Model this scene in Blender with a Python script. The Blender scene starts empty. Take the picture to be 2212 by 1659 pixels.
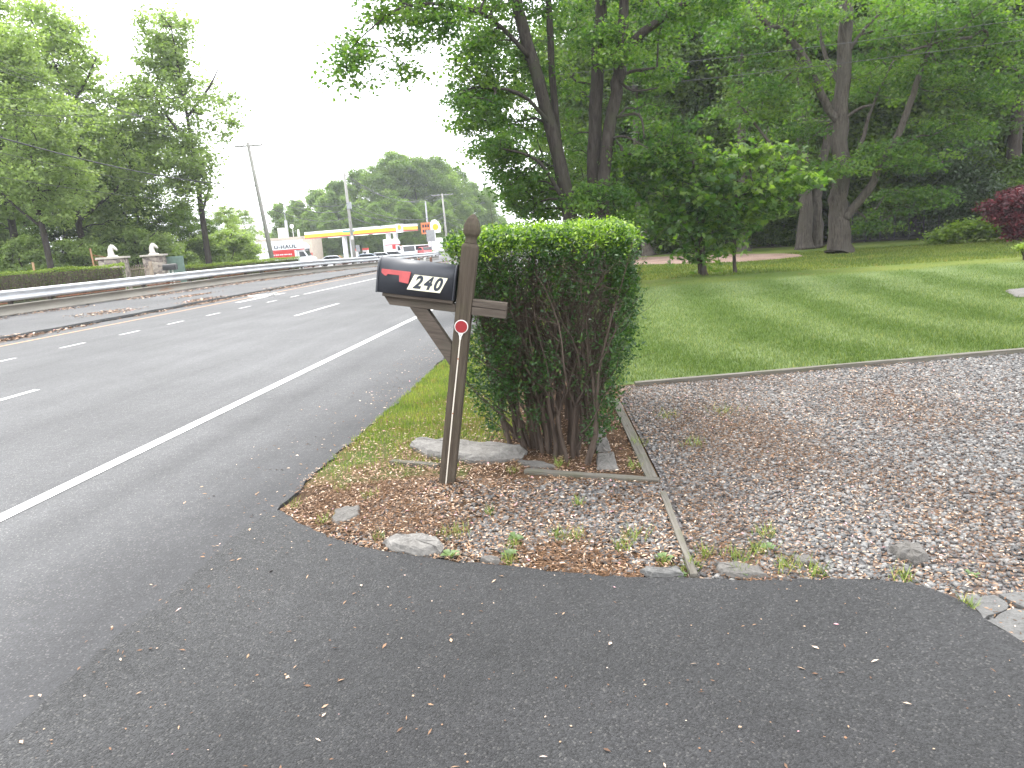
import bpy, bmesh, math, random
import numpy as np
from mathutils import Vector, Matrix
random.seed(7); RS = np.random.RandomState(11)
PI = math.pi; rad = math.radians
S = bpy.context.scene; COL = S.collection

# ------------------------------------------------------------------ camera
W0, H0, F0, EYE = 2212.0, 1659.0, 1598.0, 1.55
YAW, PITCH, ROLL = rad(7.3377), rad(11.3458), rad(4.0)
_f = Vector((-math.sin(YAW)*math.cos(PITCH), math.cos(YAW)*math.cos(PITCH), -math.sin(PITCH)))
_r = Vector((math.cos(YAW), math.sin(YAW), 0)); _u = _r.cross(_f)
_r2 = _r*math.cos(ROLL) - _u*math.sin(ROLL); _u2 = _u*math.cos(ROLL) + _r*math.sin(ROLL)
RM = Matrix((_r2, _u2, -_f)).transposed()
cd = bpy.data.cameras.new('camera'); cam = bpy.data.objects.new('camera', cd); COL.objects.link(cam)
cam.matrix_world = Matrix.Translation((0, 0, EYE)) @ RM.to_4x4()
cd.sensor_fit = 'HORIZONTAL'; cd.sensor_width = 36.0; cd.lens = 36.0*F0/W0; cd.clip_start = 0.05; cd.clip_end = 3000
S.camera = cam
def at(u, v, Y):
    "point seen at photo position (u,v) (2212 wide) at forward distance Y"
    d = RM @ Vector(((u-W0/2)/F0, -(v-H0/2)/F0, -1)); return Vector((0, 0, EYE)) + d*(Y/d.y)
def gnd(u, v, z=0.0):
    d = RM @ Vector(((u-W0/2)/F0, -(v-H0/2)/F0, -1)); return Vector((0, 0, EYE)) + d*((z-EYE)/d.z)

# ------------------------------------------------------------------ sky, sun, exposure
SUN_EL, SUN_AZ = rad(58), rad(-35)      # azimuth from +Y towards +X
w = bpy.data.worlds.new('World'); S.world = w; w.use_nodes = True
nt = w.node_tree; nt.nodes.clear()
out = nt.nodes.new('ShaderNodeOutputWorld'); bg = nt.nodes.new('ShaderNodeBackground')
sky = nt.nodes.new('ShaderNodeTexSky'); sky.sky_type = 'NISHITA'; sky.sun_disc = False
sky.sun_elevation = SUN_EL; sky.sun_rotation = SUN_AZ; sky.dust_density = 3
mixc = nt.nodes.new('ShaderNodeMix'); mixc.data_type = 'RGBA'
tc = nt.nodes.new('ShaderNodeTexCoord'); cn = nt.nodes.new('ShaderNodeTexNoise'); cn.inputs['Scale'].default_value = 2.2; cn.inputs['Detail'].default_value = 5
cr = nt.nodes.new('ShaderNodeMapRange'); cr.inputs[1].default_value = .3; cr.inputs[2].default_value = .7; cr.inputs[3].default_value = .86; cr.inputs[4].default_value = .99
nt.links.new(tc.outputs['Generated'], cn.inputs['Vector']); nt.links.new(cn.outputs['Fac'], cr.inputs[0])
nt.links.new(cr.outputs[0], mixc.inputs['Factor']); nt.links.new(sky.outputs[0], mixc.inputs['A'])
mixc.inputs['B'].default_value = (13.0, 13.3, 13.8, 1)      # thin bright cloud sheet
nt.links.new(mixc.outputs['Result'], bg.inputs['Color']); bg.inputs['Strength'].default_value = 0.11
nt.links.new(bg.outputs[0], out.inputs['Surface'])
sl = bpy.data.lights.new('sun', 'SUN'); sl.energy = 1.5; sl.angle = rad(14); sl.color = (1, .96, .9)
so = bpy.data.objects.new('sun', sl); COL.objects.link(so)
sd = Vector((math.sin(SUN_AZ)*math.cos(SUN_EL), math.cos(SUN_AZ)*math.cos(SUN_EL), math.sin(SUN_EL)))
so.rotation_euler = sd.to_track_quat('Z', 'Y').to_euler(); so.location = (0, 0, 40)
S.view_settings.view_transform = 'Standard'; S.view_settings.look = 'None'; S.view_settings.gamma = 1
S.view_settings.exposure = 1.52
S.cycles.max_bounces = 8; S.cycles.transparent_max_bounces = 8

# ------------------------------------------------------------------ helpers
def tag(o, label=None, cat=None, group=None, kind=None):
    if label: o['label'] = label
    if cat: o['category'] = cat
    if group: o['group'] = group
    if kind: o['kind'] = kind
    return o
def empty(name, loc=(0, 0, 0), rz=0):
    o = bpy.data.objects.new(name, None); COL.objects.link(o); o.location = loc; o.rotation_euler = (0, 0, rz); o.empty_display_size = .2
    return o
def link(name, me, mat=None, parent=None):
    o = bpy.data.objects.new(name, me); COL.objects.link(o)
    if mat: me.materials.append(mat)
    if parent: o.parent = parent
    return o
def npmesh(name, V, Fc, mat=None, parent=None, attr=None, smooth=False):
    "V (n,3); Fc (m,k) uniform polygons; attr = per-face float"
    V = np.asarray(V, dtype=np.float32); Fc = np.asarray(Fc, dtype=np.int32); m, k = Fc.shape
    me = bpy.data.meshes.new(name)
    me.vertices.add(len(V)); me.vertices.foreach_set('co', V.ravel())
    me.loops.add(m*k); me.loops.foreach_set('vertex_index', Fc.ravel())
    me.polygons.add(m); me.polygons.foreach_set('loop_start', np.arange(0, m*k, k, dtype=np.int32))
    me.polygons.foreach_set('loop_total', np.full(m, k, dtype=np.int32))
    if smooth: me.polygons.foreach_set('use_smooth', np.ones(m, dtype=bool))
    me.update(calc_edges=True)
    if attr is not None:
        a = me.attributes.new('rnd', 'FLOAT', 'FACE'); a.data.foreach_set('value', np.asarray(attr, dtype=np.float32))
    return link(name, me, mat, parent)
class MB:
    "collects shapes into one mesh"
    def __init__(s): s.v = []; s.f = []; s.M = Matrix()
    def add(s, vs, fs):
        b = len(s.v); s.v += [tuple(s.M @ Vector(p)) for p in vs]; s.f += [[b+i for i in f] for f in fs]; return s
    def box(s, x0, x1, y0, y1, z0, z1):
        return s.add([(x, y, z) for z in (z0, z1) for y in (y0, y1) for x in (x0, x1)],
                     [(0, 2, 3, 1), (4, 5, 7, 6), (0, 1, 5, 4), (2, 6, 7, 3), (0, 4, 6, 2), (1, 3, 7, 5)])
    def prism(s, pts, axis, a, b):
        "outline pts in the plane normal to axis, between a and b"
        n = len(pts)
        def mk(p, t): return {'x': (t, p[0], p[1]), 'y': (p[0], t, p[1]), 'z': (p[0], p[1], t)}[axis]
        vs = [mk(p, a) for p in pts] + [mk(p, b) for p in pts]
        return s.add(vs, [list(range(n))[::-1], list(range(n, 2*n))] + [(i, (i+1) % n, n+(i+1) % n, n+i) for i in range(n)])
    def tube(s, pts, rs, n=8, cap=True):
        pts = [Vector(p) for p in pts]; rs = rs if hasattr(rs, '__len__') else [rs]*len(pts)
        vs = []; fs = []; up = None
        for i, p in enumerate(pts):
            t = (pts[min(i+1, len(pts)-1)] - pts[max(i-1, 0)]).normalized()
            if up is None: up = Vector((0, 0, 1)) if abs(t.z) < .9 else Vector((1, 0, 0))
            a = t.cross(up).normalized(); b = a.cross(t); up = b
            for k in range(n):
                an = 2*PI*k/n; vs.append(p + (a*math.cos(an) + b*math.sin(an))*rs[i])
        for i in range(len(pts)-1):
            for k in range(n):
                fs.append((i*n+k, i*n+(k+1) % n, (i+1)*n+(k+1) % n, (i+1)*n+k))
        if cap: fs += [list(range(n))[::-1], list(range((len(pts)-1)*n, len(pts)*n))]
        return s.add(vs, fs)
    def build(s, name, mat=None, parent=None, bevel=0, smooth=False, seg=2):
        me = bpy.data.meshes.new(name); me.from_pydata(s.v, [], s.f)
        bm = bmesh.new(); bm.from_mesh(me); bmesh.ops.recalc_face_normals(bm, faces=bm.faces)
        if bevel: bmesh.ops.bevel(bm, geom=list(bm.edges), offset=bevel, segments=seg, affect='EDGES', profile=.5)
        bm.to_mesh(me); bm.free()
        if smooth:
            for p in me.polygons: p.use_smooth = True
        return link(name, me, mat, parent)
def dup(root, loc=None, rz=None, sc=None, label=None, group=None):
    r = root.copy(); COL.objects.link(r)
    if loc is not None: r.location = loc
    if rz is not None: r.rotation_euler = (0, 0, rz)
    if sc is not None: r.scale = (sc if hasattr(sc, '__len__') else (sc, sc, sc))
    if label: r['label'] = label
    if group: r['group'] = group
    for ch in list(root.children):
        c = ch.copy(); COL.objects.link(c); c.parent = r
        for g in list(ch.children):
            d = g.copy(); COL.objects.link(d); d.parent = c
    return r

# ------------------------------------------------------------------ materials
def newmat(name):
    m = bpy.data.materials.new(name); m.use_nodes = True; n = m.node_tree
    return m, n, n.nodes['Principled BSDF']
def N(n, t, **kw):
    x = n.nodes.new(t)
    for k, v in kw.items():
        if k in x.inputs: x.inputs[k].default_value = v
        else: setattr(x, k, v)
    return x
def c4(c): return (c[0], c[1], c[2], 1)
def ramp(n, src, stops):
    r = n.nodes.new('ShaderNodeValToRGB'); e = r.color_ramp.elements
    while len(e) > 1: e.remove(e[-1])
    e[0].position = stops[0][0]; e[0].color = c4(stops[0][1])
    for p, c in stops[1:]:
        q = e.new(p); q.color = c4(c)
    n.links.new(src, r.inputs[0]); return r.outputs[0]
def coords(n, scale=(1, 1, 1), kind='Object', rot=(0, 0, 0)):
    t = n.nodes.new('ShaderNodeTexCoord'); mp = n.nodes.new('ShaderNodeMapping'); mp.inputs['Scale'].default_value = scale; mp.inputs['Rotation'].default_value = rot
    n.links.new(t.outputs[kind], mp.inputs[0]); return mp.outputs[0]
def noise(n, vec, scale, detail=4, rough=.55, dist=0):
    x = N(n, 'ShaderNodeTexNoise', Scale=scale, Detail=detail, Roughness=rough, Distortion=dist); n.links.new(vec, x.inputs['Vector']); return x.outputs['Fac']
def mix(n, fac, a, b, mode='MIX'):
    x = n.nodes.new('ShaderNodeMix'); x.data_type = 'RGBA'; x.blend_type = mode
    for s, v in (('Factor', fac), ('A', a), ('B', b)):
        if isinstance(v, (int, float)): x.inputs[s].default_value = v
        elif isinstance(v, tuple): x.inputs[s].default_value = c4(v)
        else: n.links.new(v, x.inputs[s])
    return x.outputs['Result']
def mth(n, op, a, b=0.0):
    x = n.nodes.new('ShaderNodeMath'); x.operation = op
    for i, v in enumerate((a, b)):
        if isinstance(v, (int, float)): x.inputs[i].default_value = v
        else: n.links.new(v, x.inputs[i])
    return x.outputs[0]
def rng(n, v, a, b, c=0., d=1.):
    x = n.nodes.new('ShaderNodeMapRange'); x.interpolation_type = 'SMOOTHSTEP'; n.links.new(v, x.inputs[0])
    for i, q in enumerate((a, b, c, d)): x.inputs[i+1].default_value = q
    return x.outputs[0]
def bump(n, bs, h, strength=.5, dist=.01):
    b = N(n, 'ShaderNodeBump', Strength=strength, Distance=dist); n.links.new(h, b.inputs['Height']); n.links.new(b.outputs[0], bs.inputs['Normal'])
def simple(name, col, rough=.6, metal=0, var=.15, vs=6, bmp=0, emis=0):
    m, n, b = newmat(name); v = coords(n); f = noise(n, v, vs, 5)
    n.links.new(ramp(n, f, [(.3, tuple(c*(1-var) for c in col)), (.7, tuple(min(1, c*(1+var)) for c in col))]), b.inputs['Base Color'])
    b.inputs['Roughness'].default_value = rough; b.inputs['Metallic'].default_value = metal
    if bmp: bump(n, b, f, bmp, .01)
    if emis: b.inputs['Emission Color'].default_value = c4(col); b.inputs['Emission Strength'].default_value = emis
    return m
def leafmat(name, stops, trans=.35, rough=.5, tcol=None):
    m, n, b = newmat(name); a = n.nodes.new('ShaderNodeAttribute'); a.attribute_name = 'rnd'
    oi = n.nodes.new('ShaderNodeObjectInfo')
    f = mth(n, 'ADD', a.outputs['Fac'], mth(n, 'MULTIPLY', mth(n, 'SUBTRACT', oi.outputs['Random'], .5), .25))
    c = ramp(n, f, stops); n.links.new(c, b.inputs['Base Color']); b.inputs['Roughness'].default_value = rough
    b.inputs['Specular IOR Level'].default_value = .35
    t = n.nodes.new('ShaderNodeBsdfTranslucent'); tm = mix(n, 1.0, c, tcol or (1.5, 1.7, .7), 'MULTIPLY'); n.links.new(tm, t.inputs[0])
    ms = n.nodes.new('ShaderNodeMixShader'); ms.inputs[0].default_value = trans
    n.links.new(b.outputs[0], ms.inputs[1]); n.links.new(t.outputs[0], ms.inputs[2]); n.links.new(ms.outputs[0], n.nodes['Material Output'].inputs[0])
    return m
def barkmat(name, a, b_, c=None):
    m, n, b = newmat(name); v = coords(n, (1, 1, .16)); f = noise(n, v, 16, 8, .7, .6); f2 = noise(n, coords(n), 1.3, 3)
    col = ramp(n, f, [(.35, a), (.6, b_)]); col = mix(n, rng(n, f2, .45, .7), col, c or tuple(x*.7 for x in b_))
    n.links.new(col, b.inputs['Base Color']); b.inputs['Roughness'].default_value = .9; b.inputs['Specular IOR Level'].default_value = .2; bump(n, b, f, 1, .05); return m
def woodmat(name, a, b_, axis=2, moss=None):
    m, n, b = newmat(name); sc = [22, 22, 22]; sc[axis] = 1.2; v = coords(n, tuple(sc)); f = noise(n, v, 3, 8, .65, .4); f2 = noise(n, coords(n), 5, 5)
    sc2 = [60, 60, 60]; sc2[axis] = 1.5; f3 = noise(n, coords(n, tuple(sc2)), 2, 4, .6)
    col = ramp(n, f, [(.3, a), (.68, b_)]); col = mix(n, rng(n, f3, .62, .72, 0, .75), col, tuple(x*.35 for x in a))
    col = mix(n, rng(n, f2, .48, .68, 0, .6), col, moss or tuple(x*.75 for x in b_))
    n.links.new(col, b.inputs['Base Color']); b.inputs['Roughness'].default_value = .85; b.inputs['Specular IOR Level'].default_value = .25
    bump(n, b, mth(n, 'ADD', f, f3), .6, .006); return m
def asphalt(name, lo, hi, agg, big=(.8, 1.15), scale=130, bs=.5, wear=None):
    m, n, b = newmat(name); v = coords(n)
    vo = N(n, 'ShaderNodeTexVoronoi', Scale=scale); n.links.new(v, vo.inputs['Vector'])
    sp = n.nodes.new('ShaderNodeSeparateColor'); n.links.new(vo.outputs['Color'], sp.inputs[0])
    c = mix(n, sp.outputs[0], tuple([lo]*3), (hi, hi, hi*1.03))
    c = mix(n, rng(n, sp.outputs[1], .93, .97), c, (agg, agg*.97, agg*.93))
    f = noise(n, v, .9, 6, .6); f2 = noise(n, v, 14, 6, .7)
    c = mix(n, 1.0, c, ramp(n, f, [(.3, (big[0],)*3), (.7, (big[1],)*3)]), 'MULTIPLY')
    c = mix(n, 1.0, c, ramp(n, f2, [(.3, (.88,)*3), (.7, (1.12,)*3)]), 'MULTIPLY')
    c = mix(n, 1.0, c, ramp(n, noise(n, v, .22, 4, .5), [(.35, (.86,)*3), (.65, (1.1,)*3)]), 'MULTIPLY')
    if wear:
        c = wear(n, c, v)
    n.links.new(c, b.inputs['Base Color']); b.inputs['Roughness'].default_value = .85; b.inputs['Specular IOR Level'].default_value = .35
    h = mth(n, 'ADD', mth(n, 'MULTIPLY', vo.outputs['Distance'], -1), mth(n, 'MULTIPLY', f2, .8)); bump(n, b, h, bs, .008); return m
def road_wear(n, c, v):
    g = n.nodes.new('ShaderNodeNewGeometry'); s = n.nodes.new('ShaderNodeSeparateXYZ'); n.links.new(g.outputs['Position'], s.inputs[0])
    x = s.outputs[0]
    for cx, ww, k in ((-5.6, .5, .93), (-9.0, .7, .93), (-3.3, .35, .9)):       # oil and tyre bands
        d = mth(n, 'ABSOLUTE', mth(n, 'SUBTRACT', x, cx)); c = mix(n, rng(n, d, ww, 0, 0, 1), c, mix(n, 1.0, c, (k, k, k), 'MULTIPLY'))
    st = noise(n, coords(n, (1.2, .05, 1)), 2.5, 5, .6)
    c = mix(n, 1.0, c, ramp(n, st, [(.3, (.9,)*3), (.7, (1.08,)*3)]), 'MULTIPLY')
    # older darker shoulder towards the driveway
    d = mth(n, 'ADD', x, mth(n, 'MULTIPLY', noise(n, v, 2.0, 5), .8)); c = mix(n, rng(n, d, -3.3, -2.9, 0, .5), c, mix(n, 1.0, c, (.72, .72, .73), 'MULTIPLY'))
    d2 = mth(n, 'ADD', d, mth(n, 'MULTIPLY', s.outputs[1], -.07)); c = mix(n, rng(n, d2, -3.1, -1.9, 0, .95), c, mix(n, 1.0, c, (.52, .52, .53), 'MULTIPLY'))
    return c
def drive_wear(n, c, v):
    g = n.nodes.new('ShaderNodeNewGeometry'); s = n.nodes.new('ShaderNodeSeparateXYZ'); n.links.new(g.outputs['Position'], s.inputs[0])
    d = mth(n, 'ADD', s.outputs[0], mth(n, 'MULTIPLY', mth(n, 'SUBTRACT', noise(n, v, 1.6, 5), .5), .9))
    d = mth(n, 'ADD', d, mth(n, 'MULTIPLY', s.outputs[1], -.18))      # worn paler where cars turn in from the road
    return mix(n, rng(n, d, -2.6, -1.3, 1, 0), c, mix(n, 1.0, c, (1.5, 1.5, 1.48), 'MULTIPLY'))
M = {}
M['road'] = asphalt('road_asphalt', .072, .104, .19, (.9, 1.07), 150, .3, road_wear)
M['drive'] = asphalt('driveway_asphalt', .017, .041, .07, (.76, 1.2), 150, .8, drive_wear)
M['strip'] = asphalt('median_asphalt', .068, .10, .18, (.85, 1.12), 120, .4)
M['lot'] = asphalt('forecourt_asphalt', .13, .2, .3, (.9, 1.1), 40, .3)
def paintmat(name, col, wornc):
    m, n, b = newmat(name); v = coords(n); f = noise(n, v, 22, 7, .75); f2 = noise(n, coords(n, (1, .3, 1)), 1.1, 4)
    k = mth(n, 'ADD', f, mth(n, 'MULTIPLY', f2, .35)); n.links.new(mix(n, rng(n, k, .70, .86, 0, .75), col, wornc), b.inputs['Base Color']); b.inputs['Roughness'].default_value = .75; return m
M['paint'] = paintmat('white_road_paint', (.56, .56, .54), (.12, .12, .12))
M['paint_worn'] = simple('yellow_road_paint', (.42, .25, .13), .8, 0, .3, 12)
M['post'] = woodmat('weathered_post_wood', (.036, .027, .020), (.085, .068, .050), 2, (.062, .056, .032))
M['arm'] = woodmat('weathered_arm_wood', (.045, .035, .028), (.10, .082, .066), 0, (.068, .06, .045))
M['timber'] = woodmat('edging_timber', (.07, .062, .05), (.155, .143, .122), 1, (.095, .095, .06))
M['timberx'] = woodmat('edging_timber_cross', (.09, .08, .06), (.17, .155, .12), 0, (.11, .12, .06))
M['bark'] = barkmat('grey_bark', (.018, .014, .012), (.058, .049, .042), (.045, .043, .03))
M['bark2'] = barkmat('dark_bark', (.02, .016, .013), (.065, .052, .043))
M['barkmoss'] = barkmat('mossy_bark', (.03, .03, .018), (.09, .095, .05))
M['barkpale'] = barkmat('pale_bark', (.028, .022, .018), (.10, .086, .073), (.07, .062, .05))
M['stem'] = barkmat('hedge_stem_bark', (.038, .027, .021), (.115, .088, .07))
M['leaf_maple'] = leafmat('maple_leaf', [(0, (.02, .062, .012)), (.5, (.068, .130, .023)), (1, (.155, .225, .038))], .52)
M['leaf_far'] = leafmat('tree_leaf', [(0, (.12, .165, .06)), (.5, (.215, .28, .11)), (1, (.34, .40, .17))], .5)
M['leaf_dist'] = leafmat('distant_leaf', [(0, (.075, .125, .035)), (.5, (.14, .21, .055)), (1, (.23, .30, .085))], .5)
M['leaf_wood'] = leafmat('wood_leaf', [(0, (.034, .066, .014)), (.5, (.07, .12, .024)), (1, (.15, .21, .045))], .5)
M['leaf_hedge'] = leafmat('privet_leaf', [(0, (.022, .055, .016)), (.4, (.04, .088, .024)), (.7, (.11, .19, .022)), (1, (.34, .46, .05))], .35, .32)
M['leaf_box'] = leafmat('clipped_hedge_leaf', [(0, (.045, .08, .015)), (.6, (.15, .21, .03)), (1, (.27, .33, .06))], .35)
M['leaf_red'] = leafmat('red_maple_leaf', [(0, (.035, .012, .014)), (.6, (.10, .022, .032)), (1, (.28, .06, .07))], .25, .45, (1.3, .6, .6))
M['leaf_rhodo'] = leafmat('rhododendron_leaf', [(0, (.015, .03, .012)), (.7, (.035, .06, .022)), (.93, (.06, .08, .03)), (.97, (.3, .1, .33)), (1, (.4, .15, .42))], .2)
M['leaf_lime'] = leafmat('lime_leaf', [(0, (.08, .14, .02)), (1, (.3, .38, .06))], .35)
M['black'] = simple('black_plastic', (.012, .012, .013), .45)
M['rock'] = None

# ground materials ---------------------------------------------------
def gpos(n):
    g = n.nodes.new('ShaderNodeNewGeometry'); s = n.nodes.new('ShaderNodeSeparateXYZ'); n.links.new(g.outputs['Position'], s.inputs[0]); return g.outputs['Position'], s.outputs[0], s.outputs[1]
def lawn_color(n):
    p, x, y = gpos(n)
    f1 = noise(n, p, .35, 4); f2 = noise(n, p, 9, 6, .7)
    # mowing passes: sheen of leaning blades put into the colour, as wobbly bands
    wob = mth(n, 'MULTIPLY', mth(n, 'SUBTRACT', noise(n, p, .28, 3), .5), 1.2)
    ex = mth(n, 'MULTIPLY', mth(n, 'POWER', 2.718, mth(n, 'MULTIPLY', mth(n, 'SUBTRACT', y, 8), -.2857)), 2.2)
    r = mth(n, 'SUBTRACT', mth(n, 'SUBTRACT', x, ex), mth(n, 'MULTIPLY', y, .14))
    st = mth(n, 'SINE', mth(n, 'MULTIPLY', mth(n, 'ADD', r, wob), 2*PI/1.7))
    st = rng(n, mth(n, 'ADD', mth(n, 'MULTIPLY', st, .8), mth(n, 'MULTIPLY', mth(n, 'SUBTRACT', noise(n, p, 1.3, 6, .75), .5), 3.8)), -1.0, 1.1)
    mown = mix(n, st, (.075, .115, .03), (.13, .172, .07))
    mown = mix(n, 1.0, mown, ramp(n, f2, [(.3, (.75, .78, .7)), (.7, (1.2, 1.18, 1.2))]), 'MULTIPLY')
    rough = mix(n, rng(n, f1, .35, .65), (.075, .112, .024), (.125, .155, .035))
    rough = mix(n, rng(n, noise(n, p, 1.6, 5, .7), .56, .68, 0, .5), rough, (.17, .11, .045))
    edge = mth(n, 'SUBTRACT', y, mth(n, 'ADD', 19.3, mth(n, 'MULTIPLY', x, .12)))
    edge = mth(n, 'ADD', edge, mth(n, 'MULTIPLY', f1, 1.2))
    return mix(n, rng(n, edge, .0, 1.1), mown, rough), f2
def lawnmat():
    m, n, b = newmat('lawn_grass'); c, f = lawn_color(n); n.links.new(c, b.inputs['Base Color']); b.inputs['Roughness'].default_value = .95; b.inputs['Specular IOR Level'].default_value = .1
    bump(n, b, noise(n, coords(n), 45, 5, .8), .8, .03); return m
def blademat(name, fn):
    m, n, b = newmat(name); c = fn(n); a = n.nodes.new('ShaderNodeAttribute'); a.attribute_name = 'rnd'
    c = mix(n, 1.0, c, ramp(n, a.outputs['Fac'], [(0, (.75, .8, .7)), (.85, (1.3, 1.3, 1.1)), (1, (2.2, 1.7, 1.3))]), 'MULTIPLY')
    n.links.new(c, b.inputs['Base Color']); b.inputs['Roughness'].default_value = .6; b.inputs['Specular IOR Level'].default_value = .2
    t = n.nodes.new('ShaderNodeBsdfTranslucent'); n.links.new(mix(n, 1.0, c, (1.3, 1.4, .8), 'MULTIPLY'), t.inputs[0]); ms = n.nodes.new('ShaderNodeMixShader'); ms.inputs[0].default_value = .3
    n.links.new(b.outputs[0], ms.inputs[1]); n.links.new(t.outputs[0], ms.inputs[2]); n.links.new(ms.outputs[0], n.nodes['Material Output'].inputs[0]); return m
def verge_color(n):
    p, x, y = gpos(n); f = noise(n, p, 1.8, 5, .65); c = mix(n, rng(n, f, .35, .65), (.12, .18, .038), (.21, .255, .065))
    f2 = noise(n, p, 3.3, 5, .7); return mix(n, rng(n, f2, .52, .68, 0, .65), c, (.27, .17, .08))
def groundmat(name, base, spots, sc=1.5, sc2=30):
    m, n, b = newmat(name); v = coords(n); f = noise(n, v, sc, 6, .65); f2 = noise(n, v, sc2, 6, .75)
    c = mix(n, rng(n, f, .4, .62), base, spots); c = mix(n, 1.0, c, ramp(n, f2, [(.3, (.55,)*3), (.7, (1.35,)*3)]), 'MULTIPLY')
    n.links.new(c, b.inputs['Base Color']); b.inputs['Roughness'].default_value = .95; b.inputs['Specular IOR Level'].default_value = .15; bump(n, b, f2, .9, .02); return m
def gravelmat():
    m, n, b = newmat('gravel_bed'); v = coords(n); vo = N(n, 'ShaderNodeTexVoronoi', Scale=38); n.links.new(v, vo.inputs['Vector'])
    sp = n.nodes.new('ShaderNodeSeparateColor'); n.links.new(vo.outputs['Color'], sp.inputs[0])
    c = ramp(n, sp.outputs[0], [(0, (.05, .045, .045)), (.5, (.12, .11, .11)), (.8, (.24, .225, .22)), (.9, (.30, .20, .13)), (1, (.34, .26, .2))])
    c = mix(n, rng(n, vo.outputs['Distance'], .35, .8, 0, .9), c, (.035, .024, .018))
    f = noise(n, v, 1.1, 5, .6); c = mix(n, rng(n, f, .48, .66, 0, .7), c, mix(n, noise(n, v, 60, 3), (.09, .05, .03), (.2, .11, .06)))
    n.links.new(c, b.inputs['Base Color']); b.inputs['Roughness'].default_value = .9; bump(n, b, mth(n, 'MULTIPLY', vo.outputs['Distance'], -1), 1, .02); return m
def attrmat(name, stops, rough=.8, bs=0, spec=.3):
    m, n, b = newmat(name); a = n.nodes.new('ShaderNodeAttribute'); a.attribute_name = 'rnd'
    c = ramp(n, a.outputs['Fac'], stops)
    if bs: f = noise(n, coords(n), 180, 4); c = mix(n, 1.0, c, ramp(n, f, [(.3, (.7,)*3), (.7, (1.25,)*3)]), 'MULTIPLY')
    n.links.new(c, b.inputs['Base Color']); b.inputs['Roughness'].default_value = rough; b.inputs['Specular IOR Level'].default_value = spec; return m
M['lawn'] = lawnmat(); M['blade_lawn'] = blademat('lawn_blades', lambda n: lawn_color(n)[0]); M['blade_verge'] = blademat('verge_blades', verge_color)
M['verge'] = groundmat('verge_soil', (.085, .11, .03), (.13, .085, .045), 2.5, 40)
M['soil'] = groundmat('leafy_soil', (.07, .045, .03), (.13, .08, .045), 2.5, 60)
M['field'] = groundmat('rough_ground', (.045, .075, .02), (.07, .07, .03), .3, 6)
M['path'] = groundmat('drive_gravel', (.24, .17, .14), (.19, .13, .10), .8, 14)
M['wooddirt'] = groundmat('wood_floor', (.045, .035, .022), (.03, .035, .015), .6, 9)
M['gravel'] = gravelmat()
M['stone'] = attrmat('gravel_stones', [(0, (.06, .058, .058)), (.3, (.115, .112, .11)), (.6, (.19, .185, .178)), (.88, (.27, .262, .25)), (.94, (.22, .165, .125)), (1, (.36, .35, .33))], .75, 1)
M['litter'] = attrmat('fallen_seeds', [(0, (.08, .042, .024)), (.4, (.17, .09, .048)), (.65, (.31, .19, .11)), (.85, (.46, .33, .23)), (.97, (.6, .48, .38)), (1, (.6, .3, .34))], .7)
M['twiglit'] = attrmat('catkins', [(0, (.07, .038, .02)), (1, (.18, .095, .045))], .8)
def rockmat(name, a, b_, sc=1.):
    m, n, b = newmat(name); v = coords(n, (1, 1, 3)); f = noise(n, v, 7*sc, 9, .72, .5); f2 = noise(n, coords(n), 70, 5, .7)
    c = ramp(n, f, [(.3, a), (.7, b_)]); c = mix(n, 1.0, c, ramp(n, f2, [(.3, (.72,)*3), (.7, (1.25,)*3)]), 'MULTIPLY')
    n.links.new(c, b.inputs['Base Color']); b.inputs['Roughness'].default_value = .88; bump(n, b, mth(n, 'ADD', f, mth(n, 'MULTIPLY', f2, .3)), .9, .02); return m
M['rock'] = rockmat('grey_rock', (.10, .093, .085), (.24, .228, .21)); M['slate'] = rockmat('slate', (.07, .066, .06), (.15, .138, .125)); M['concrete'] = rockmat('old_concrete', (.075, .073, .07), (.15, .147, .14), 1.5)

# ------------------------------------------------------------------ ground
def sm(t): t = max(0., min(1., t)); return t*t*(3-2*t)
def terr(x, y): return min(-.95*sm((-x-21)/7)*sm((y-52)/28), -.6*sm((y-36)/52)*sm((-x-2.2)/7))
def drape(o):
    bm = bmesh.new(); bm.from_mesh(o.data)
    for k in range(17): bmesh.ops.bisect_plane(bm, geom=list(bm.verts)+list(bm.edges)+list(bm.faces), plane_co=(0, 34+k*3.5, 0), plane_no=(0, 1, 0))
    for k in range(6): bmesh.ops.bisect_plane(bm, geom=list(bm.verts)+list(bm.edges)+list(bm.faces), plane_co=(-3.2-k*1.5, 0, 0), plane_no=(1, 0, 0))
    for v in bm.verts: v.co.z += terr(v.co.x, v.co.y)
    bm.to_mesh(o.data); bm.free(); return o
def axis_pts(lo, hi, fine, step0, grow):
    p = [0.]; s = step0
    while p[-1] < hi:
        p.append(p[-1]+s); s = s if p[-1] < fine else s*grow
    q = [0.]; s = step0
    while q[-1] > lo:
        q.append(q[-1]-s); s = s if -q[-1] < fine else s*grow
    return sorted(set(q[1:]+p))
def grid_sheet(name, xs, ys, zf, mat, keep=None):
    V = [(x, y, zf(x, y)) for y in ys for x in xs]; nx = len(xs)
    Fs = [(j*nx+i, j*nx+i+1, (j+1)*nx+i+1, (j+1)*nx+i) for j in range(len(ys)-1) for i in range(nx-1)
          if keep is None or keep((xs[i]+xs[i+1])/2, (ys[j]+ys[j+1])/2)]
    return tag(npmesh(name, V, Fs, mat, smooth=True), kind='structure')
grid_sheet('ground', axis_pts(-260, 200, 60, 3., 1.3), axis_pts(-30, 480, 130, 3., 1.3), lambda x, y: terr(x, y)-.07, M['field'])
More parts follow.
